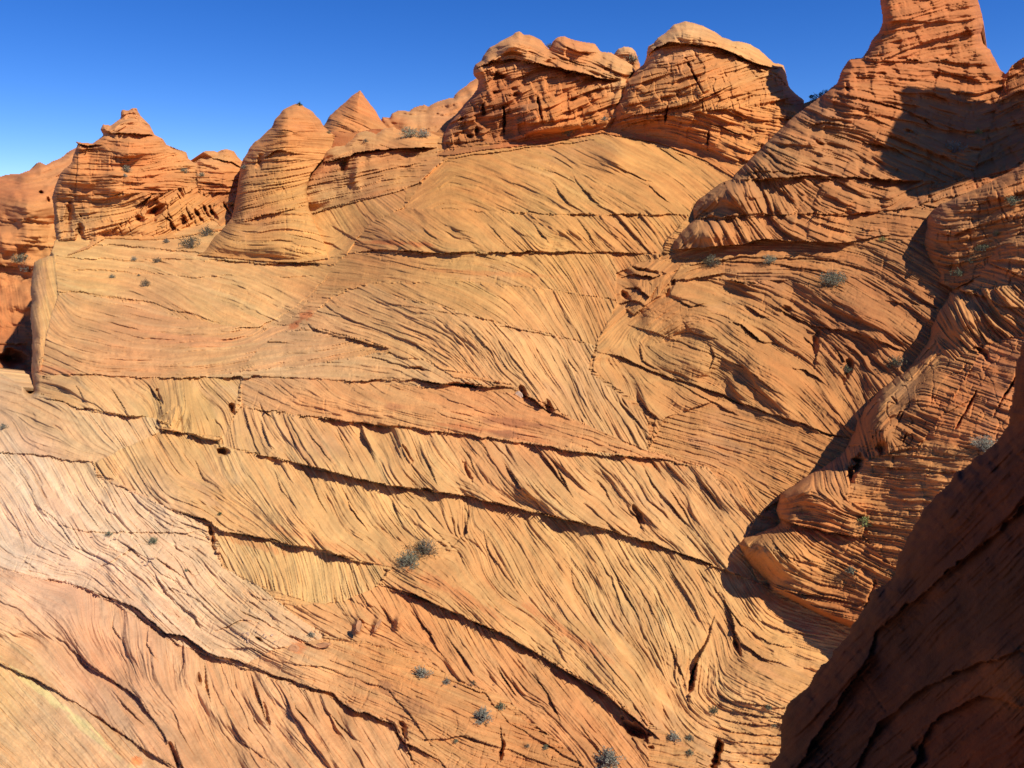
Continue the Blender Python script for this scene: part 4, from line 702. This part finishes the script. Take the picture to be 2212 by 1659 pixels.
sil = [(2700,500),(2400,660),(2260,715),(2212,742),(2196,780),(2188,830),(2186,870),(2180,920),(2140,962),(2110,985),(2060,1030),(2012,1078),(1990,1108),(1962,1150),(1938,1205),(1934,1240),(1910,1262),(1880,1285),(1845,1345),(1830,1370),(1790,1420),(1742,1480),(1700,1522),(1686,1545),(1684,1590),(1680,1625),(1655,1665),(1600,1900)]
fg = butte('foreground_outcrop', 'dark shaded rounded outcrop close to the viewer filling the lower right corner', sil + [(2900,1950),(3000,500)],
    [(1690,1600,4.4),(1760,1500,4.3),(1850,1360,4.1),(1940,1200,3.9),(2100,1000,3.6),(2200,850,3.4),(2280,740,3.2),(1900,1600,3.6),(2212,1600,2.6),(2212,1200,2.9),(2100,1400,3.1),(2050,1180,3.5),(2800,1600,1.9),(2800,800,2.4),(1650,1850,3.8),(2212,1850,2.4)],
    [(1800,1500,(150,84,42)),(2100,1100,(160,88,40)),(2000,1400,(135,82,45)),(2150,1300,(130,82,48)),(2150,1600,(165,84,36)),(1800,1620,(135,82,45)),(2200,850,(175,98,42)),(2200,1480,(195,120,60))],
    [([(1500,1900),(1600,1300),(2900,400),(3000,1950)],[(1800,1500,-50),(2000,1200,-48),(2100,1350,-45),(1900,1600,-40),(2200,1500,-40)],(1.3,1.1,1.0,.6))],
    [([(1700,1700),(1760,1600),(1875,1420),(1890,1366),(1968,1300),(2028,1250),(2148,1155),(2212,1091),(2300,1020)],.6,70,.04),([(1830,1700),(1900,1560),(2000,1480),(2100,1440),(2230,1400)],.4,46,.02),([(1960,1690),(2010,1560),(2120,1500),(2230,1530)],.4,30,.05)],
    [(2000,1620,22,40,20,.4)], [(2180,1450,50,60,0,.5),(1900,1230,50,50,-45,.4),(2050,1060,60,40,-45,.4)], rim=[(sil,70,0.5)], step=2.2, seed=121, back=2.5, amp=1.0, big=.30, bigscale=150, cool=0, dark=np.array([.42, .36, .32]), mat=M_NEAR, pull=.1, rough_edge=8.0)  # dark lowers the rock colour: the outcrop's deep shade is partly painted in
fg['category'] = 'rock outcrop'

# ---------------------------------------------------------------- off-frame rock that shades the tower, and the desert floor
def surf(x, y):
    """nearest rock along the sheet coordinate -> depth"""
    best = None
    for xs, ys, D, m in LAYERS:
        j = int(round((x - xs[0]) / (xs[1] - xs[0]))); i = int(round((y - ys[0]) / (ys[1] - ys[0])))
        if 0 <= i < m.shape[0] and 0 <= j < m.shape[1] and m[i, j]:
            if best is None or D[i, j] < best: best = D[i, j]
    return best
def mesh_obj(name, verts, faces, mat, parent=None, smooth=False):
    me = bpy.data.meshes.new(name); me.from_pydata([tuple(v) for v in verts], [], faces); me.update()
    if smooth: me.polygons.foreach_set('use_smooth', [True] * len(me.polygons))
    me.materials.append(mat); o = bpy.data.objects.new(name, me); COL.objects.link(o)
    if parent: o.parent = parent
    return o
M_PLAIN = plain('plain_sandstone', (.34, .17, .08), .92, .25, 1.5)
shade = [(2124,78),(2098,82),(2060,86),(2042,96),(2034,108),(2052,122),(2052,140),(2026,166),(2010,192),(1990,230),(1974,265),(1968,300),(1980,325),(2010,352),(2060,372),(2120,350),(2180,340),(2260,330),(2380,330),(2480,200),(2400,90),(2200,60)]
rng = random.Random(4)
def shader_rock():
    ring = []
    for i, (x, y) in enumerate(shade):
        x2, y2 = shade[(i + 1) % len(shade)]
        for k in range(4):
            a, b = x + (x2 - x) * k / 4, y + (y2 - y) * k / 4
            D = 28.8 - (b - 80) * 0.012
            p = Vector(project(a + rng.uniform(-2, 2), b + rng.uniform(-2, 2), D)); ring.append(p + SUN * 14)
    n = len(ring); c = sum(ring, Vector()) / n
    vs = []
    for t, sc in ((-2.4, .5), (-1.2, .9), (0, 1.0), (1.6, .92), (2.8, .5)):
        vs += [c + (p - c) * sc + SUN * t for p in ring]
    vs += [c - SUN * 3, c + SUN * 3.4]; fs = []
    for l in range(4):
        for i in range(n): j = (i + 1) % n; fs.append((l * n + i, l * n + j, (l + 1) * n + j, (l + 1) * n + i))
    for i in range(n):
        j = (i + 1) % n; fs.append((5 * n, j, i)); fs.append((5 * n + 1, 4 * n + i, 4 * n + j))
    o = mesh_obj('cliff', vs, fs, M_PLAIN); o['kind'] = 'structure'
    return o
shader_rock()
M_SAND = plain('desert_sand', (.36, .2, .1), .95, .2, .2)
gv = [(-6000, -3000, -14), (6000, -3000, -14), (6000, 9000, -14), (-6000, 9000, -14)]
g = mesh_obj('ground', gv, [(0, 1, 2, 3)], M_SAND); g['kind'] = 'structure'

# ---------------------------------------------------------------- shrubs
M_LEAF = {'grey': plain('sage_leaves', (.18, .175, .11), .8, .45, 30), 'blue': plain('blue_grey_leaves', (.21, .20, .145), .8, .4, 30),
          'green': plain('green_leaves', (.135, .145, .08), .8, .4, 30), 'yellow': plain('yellow_green_leaves', (.26, .27, .08), .8, .3, 30), 'dark': plain('juniper_leaves', (.045, .075, .03), .8, .4, 20)}
M_TWIG = plain('dead_twigs', (.22, .17, .13), .9, .3, 20)
def shrub_mesh(seed, flat, nl=1000, nt=60, leaf=.05, spiky=False):
    r = random.Random(seed); tv, tf, lv, lf = [], [], [], []
    tips = []
    lobes = [(r.uniform(-.28, .28), r.uniform(-.28, .28), r.uniform(.12, .34) * flat, r.uniform(.16, .30)) for _ in range(7)]
    for k in range(nt):
        a = r.uniform(0, 6.283); el = r.uniform(.15, 1.45); L = r.uniform(.3, .52)
        d = Vector((math.cos(a) * math.cos(el), math.sin(a) * math.cos(el), math.sin(el) * flat * 1.25)) * L
        s0 = Vector((r.uniform(-.06, .06), r.uniform(-.06, .06), -.05)); m = s0 + d * .5 + Vector((r.uniform(-.05, .05), r.uniform(-.05, .05), .02))
        pts = [s0, m, s0 + d]; tips.append((m, s0 + d))
        for (p, q, ra, rb) in ((pts[0], pts[1], .012, .008), (pts[1], pts[2], .008, .003)):
            b = len(tv)
            for pp, rr in ((p, ra), (q, rb)):
                for t in range(3): tv.append(pp + Vector((math.cos(t * 2.1), math.sin(t * 2.1), 0)) * rr)
            for t in range(3): u = (t + 1) % 3; tf.append((b + t, b + u, b + 3 + u, b + 3 + t))
    for k in range(nl):
        if spiky or r.random() < .5:
            m, e = r.choice(tips); c = m.lerp(e, r.uniform(.15, 1.12)) + Vector((r.gauss(0, .025), r.gauss(0, .025), r.gauss(0, .025)))
        else:
            lx, ly, lz, lr = r.choice(lobes); v = Vector((r.gauss(0, 1), r.gauss(0, 1), r.gauss(0, 1))).normalized() * lr * r.uniform(.55, 1)
            c = Vector((lx + v.x, ly + v.y, max(-.02, lz + v.z * flat)))
        a = Vector((r.gauss(0, 1), r.gauss(0, 1), r.gauss(0, 1) + .6)).normalized(); b2 = a.orthogonal().normalized(); s_ = leaf * r.uniform(.5, 1.3)
        b = len(lv); lv += [c - b2 * s_ * .28, c + a * s_, c + b2 * s_ * .28, c - a * s_ * .6]; lf.append((b, b + 1, b + 2, b + 3))
    return tv, tf, lv, lf
PROTO = {}
def place_shrub(x, y, wpx, kind, label, var=0, cat='shrub', group='shrubs rooted in the sandstone', flat=.9, name='desert_shrub'):
    D = surf(x, y + wpx * .25)
    if D is None: D = surf(x, y + wpx * .6)
    if D is None: D = surf(x, y + wpx)
    if D is None: return
    key = (kind, var)
    if key not in PROTO:
        big = var >= 4
        tv, tf, lv, lf = shrub_mesh(hash(var) + 11, flat, 1500 if big else 620, 70 if big else 46, .038 if big else .055, spiky=(var % 2 == 1))
        t = mesh_obj('branches', tv, tf, M_TWIG); l_ = mesh_obj('foliage', lv, lf, M_LEAF[kind])
        PROTO[key] = (t.data, l_.data); bpy.data.objects.remove(t); bpy.data.objects.remove(l_)
    e = empty(name, project(x, y + wpx * .28, D - .03)); sz = wpx / FO * D * 1.38
    e.scale = (sz, sz, sz); e.rotation_euler = (0, 0, rng.uniform(0, 6.28))
    for nm, me in zip(('branches', 'foliage'), PROTO[key]):
        o = bpy.data.objects.new(nm, me); COL.objects.link(o); o.parent = e
    tag(e, label, cat, group)
SH = [
 (275,365,20,'grey',0,'round grey shrub high on the face of the stepped red butte'),
 (270,379,11,'blue',1,'tiny pale shrub just under the round one on the stepped red butte'),
 (397,368,17,'grey',2,'flat grey shrub on the right slope of the stepped red butte'),
 (435,377,14,'grey',3,'small grey shrub in the saddle left of the cone butte'),
 (528,361,14,'blue',1,'small blue-grey shrub on the skyline notch left of the cone butte'),
 (277,346,8,'dark',0,'tiny dark sprig above the round shrub on the stepped red butte'),
 (447,501,28,'grey',0,'dark grey shrub at the foot of the jointed beds, upper of a pair'),
 (412,524,40,'grey',2,'wide grey shrub on the terrace below the jointed beds'),
 (360,520,14,'blue',1,'faint low shrub left of the wide terrace shrub'),
 (46,557,28,'grey',2,'grey shrub on the canyon rim at the far left edge'),
 (62,577,30,'blue',0,'blue-grey shrub hanging at the top of the dark cliff edge'),
 (290,559,14,'blue',0,'left shrub of two along the thin terrace ledge'),
 (340,562,18,'grey',2,'right shrub of two along the thin terrace ledge'),
 (243,597,12,'grey',0,'small round shrub alone below the terrace ledge'),
 (300,594,7,'grey',1,'speck of a shrub just above the one on the smooth bench'),
 (314,612,21,'grey',0,'grey shrub on the smooth bench above the big curved panel'),
 (647,225,12,'dark',1,'tiny wind-bent bush on the tip of the cone butte'),
 (710,286,9,'grey',0,'tiny shrub between cone butte and pointed butte'),
 (885,287,34,'grey',2,'low grey shrub on the pale lumpy shelf, left of two touching'),
 (915,289,26,'blue',0,'low blue-grey shrub on the pale lumpy shelf, right of two touching'),
 (790,304,12,'blue',1,'small shrub on the lumps of the pale shelf'),
 (1228,285,27,'grey',3,'upright grey shrub at the foot of the capped red butte'),
 (1306,256,14,'blue',1,'pale shrub in the crack between the capped and the domed butte'),
 (1187,99,14,'grey',2,'shrub in the summit split of the capped red butte'),
 (1364,126,28,'grey',3,'grey shrub on the skyline beside the small pale pinnacle'),
 (2060,318,34,'blue',3,'pale spiky shrub in the shadow on the tower slope'),
 (2112,285,18,'yellow',1,'yellow-green tuft in the shade above the pale spiky shrub'),
 (1538,563,36,'grey',4,'leftmost round grey shrub on the ledge under the tower beds'),
 (1662,560,27,'grey',2,'middle grey shrub on the ledge under the tower beds'),
 (1795,602,48,'grey',4,'wide leaning grey shrub, right of the three under the tower beds'),
 (1906,517,14,'yellow',0,'yellow-green tuft at the end of the long dark overhang'),
 (2186,434,28,'green',2,'dark green bush at the top of the diagonal cleft'),
 (2150,505,18,'green',0,'green bush in the upper cleft at the right edge'),
 (2122,535,22,'green',2,'green bush halfway down the diagonal cleft'),
 (2098,562,22,'green',1,'green bush in the lower part of the diagonal cleft'),
 (2070,590,22,'green',0,'lowest green bush of the diagonal cleft'),
 (1825,795,26,'green',3,'green and brown shrub on the wall left of the spur'),
 (1938,782,36,'grey',3,'straw-coloured shrub on the crest of the spur'),
 (2122,958,46,'blue',4,'large blue-grey shrub at the edge of the dark outcrop'),
 (1868,1126,27,'yellow',3,'yellow-green shrub on the upper nose of the spur'),
 (1838,1231,22,'grey',1,'small grey shrub on the lower nose of the spur'),
 (922,1180,50,'grey',4,'largest grey shrub at mid slope, upper half of a touching pair'),
 (882,1208,48,'grey',6,'large grey shrub at mid slope, lower half of a touching pair'),
 (672,1370,17,'blue',1,'small blue-grey tuft above the loose orange slab'),
 (912,1452,34,'blue',3,'spiky grey shrub in the lower middle of the slope'),
 (965,1471,18,'blue',1,'small grey tuft right of the spiky shrub in the lower middle'),
 (1022,1474,12,'grey',0,'brownish sprig on the sandy shelf of the lower slope'),
 (1043,1543,40,'blue',5,'pale grey shrub near the bottom beside a green sprig'),
 (1082,1524,22,'green',1,'green sprig touching the pale shrub near the bottom'),
 (1313,1636,54,'blue',5,'big straw-grey shrub at the bottom edge'),
 (1455,1591,26,'blue',3,'pale tuft right of the dark hollow, left of two'),
 (1490,1592,18,'grey',1,'grey tuft right of the dark hollow, right of two'),
 (1490,1624,16,'green',1,'small green tuft at the bottom below the two hollow tufts'),
 (1542,1532,22,'green',3,'greenish tuft in the stepped thin beds at lower right'),
 (1660,1527,16,'green',0,'green tuft against the dark outcrop'),
 (1672,1565,12,'grey',0,'small grey tuft low against the dark outcrop'),
 (1080,1367,13,'grey',1,'small tuft on the long overhanging bed edge'),
 (330,1167,20,'green',3,'small dark green bush on the pale pink slope'),
 (235,1152,15,'grey',1,'dry twiggy tuft on the pale pink slope'),
 (402,1232,8,'green',0,'speck of a shrub under the pink slope crest'),
 (475,1109,9,'dark',0,'dark sprig at the edge of the striped alcove'),
 (6,921,16,'blue',0,'blue-grey shrub cut by the left edge'),
 (864,537,10,'grey',0,'tiny shrub on the upper long ledge'),
 (985,1600,10,'green',0,'tiny green sprig on the block near the bottom'),
 (1178,1613,13,'green',1,'slender sprig on the blocky bed at the bottom'),
 (1140,1610,10,'grey',1,'tiny sprig left of the slender one at the bottom'),
]
for (x, y, wpx, kind, var, lab) in SH: place_shrub(x, y, wpx, kind, lab, var)

# juniper on the skyline
def juniper(x, y, wpx):
    D = 33.5; e = empty('juniper_tree', project(x, y + 18, D)); sz = wpx / FO * D
    r = random.Random(9); lv, lf = [], []
    cl = [(r.uniform(-.5, .5), r.uniform(-.3, .3), r.uniform(.0, .42), r.uniform(.08, .2)) for _ in range(16)]
    for k in range(3200):
        a = r.choice(cl); v = Vector((r.gauss(0, 1), r.gauss(0, 1), r.gauss(0, 1))).normalized() * a[3] * r.uniform(.5, 1.05)
        c = Vector((a[0] + v.x, a[1] + v.y, (a[2] - abs(a[0]) * .25 + a[0] * .3) + v.z * .8)); u = Vector((r.gauss(0, 1), r.gauss(0, 1), r.gauss(0, 1))).normalized(); w_ = u.orthogonal().normalized()
        b = len(lv); q = .03 * r.uniform(.5, 1.3); lv += [c - w_ * q * .5, c + u * q, c + w_ * q * .5]; lf.append((b, b + 1, b + 2))
    mesh_obj('crown', lv, lf, M_LEAF['dark'], e)
    tv, tf = [], []
    for (p, q, ra, rb) in ([(Vector((0, 0, -.35)), Vector((.03, 0, .05)), .05, .035)] + [(Vector((.02, 0, -.05)), Vector((c[0] * .8, c[1] * .8, c[2] * .8)), .022, .008) for c in cl[:9]]):
        b = len(tv)
        for pp, rr in ((p, ra), (q, rb)):
            for t in range(6): tv.append(pp + Vector((math.cos(t * 1.047), math.sin(t * 1.047), 0)) * rr)
        for t in range(6): u = (t + 1) % 6; tf.append((b + t, b + u, b + 6 + u, b + 6 + t))
    mesh_obj('trunk', tv, tf, M_TWIG, e)
    e.scale = (sz, sz, sz); tag(e, 'dark green juniper on the skyline between domed butte and rock tower', 'tree')
juniper(1774, 196, 46)

# ---------------------------------------------------------------- loose slabs and stones
def stone(name, x, y, wpx, hpx, ang, label, mat, seed, cat='stone', group=None, lift=.5):
    D = surf(x, y)
    if D is None: return
    r = random.Random(seed); e_ = project(x, y, D - .04)
    k = D / FO; vs = []; n = 11
    for (t, sc) in ((-.5, .82), (-.2, 1.0), (.25, .97), (.5, .7)):
        for i in range(n):
            a = i / n * 6.283; rr = sc * (1 + .22 * math.sin(a * 2 + seed) + .12 * r.uniform(-1, 1))
            vs.append((math.cos(a) * wpx * .5 * k * rr, t * wpx * .22 * k + .01 * r.uniform(-1, 1), math.sin(a) * hpx * .5 * k * rr))
    fs = [(l * n + i, l * n + (i + 1) % n, (l + 1) * n + (i + 1) % n, (l + 1) * n + i) for l in range(3) for i in range(n)]
    fs += [tuple(range(n))[::-1], tuple(range(3 * n, 4 * n))]
    o = mesh_obj(name, vs, fs, mat); o.location = e_; o.rotation_euler = (R(-25), R(ang), 0)
    tag(o, label, cat, group)
M_OR = plain('orange_stone', (.42, .2, .09), .9, .2, 9); M_PINK = plain('pink_stone', (.5, .33, .22), .9, .2, 9)
stone('rock_slab', 692, 1395, 46, 12, -18, 'flat loose orange slab lying across the foot of the striped beds', M_OR, 3, 'slab')
stone('rock_fin', 775, 1352, 15, 22, 5, 'orange upright stone fin, leftmost of the three small fins', M_OR, 5, 'fin')
stone('rock_fin', 816, 1350, 9, 26, 25, 'thin leaning stone fin in the middle of the three small fins', M_OR, 6, 'fin')
stone('pale_block', 1121, 853, 13, 22, -25, 'pale block standing under the dark overhang in mid slope', M_PINK, 8, 'block')
stone('rock_slab', 635, 1402, 20, 22, 15, 'square orange face of a fallen slab left of the flat orange slab', M_OR, 14, 'slab')

rr = random.Random(77)
for n_, (cx, cy, sx_, sy_) in enumerate([(232,1160,30,10),(300,1215,34,18),(1010,1480,60,8),(560,1372,40,10)]):
    lab = ['small pale rock flakes strewn around the dry twiggy tuft on the pink slope', 'small pale rock flakes strewn over the pink crest below the green bush', 'small stones strewn along the sandy shelf beside the brownish sprig', 'small flakes strewn at the foot of the pale broken band']
    for k in range(9):
        w_ = rr.uniform(3.5, 8)
        stone('loose_stone', cx + rr.gauss(0, sx_ * .6), cy + rr.gauss(0, sy_ * .6), w_, w_ * rr.uniform(.35, .7), rr.uniform(-40, 40), lab[n_], M_PINK if n_ != 2 else M_OR, 100 + n_ * 10 + k, 'stone', ['flakes by the twiggy tuft', 'flakes on the pink crest', 'stones on the sandy shelf', 'flakes below the pale band'][n_])
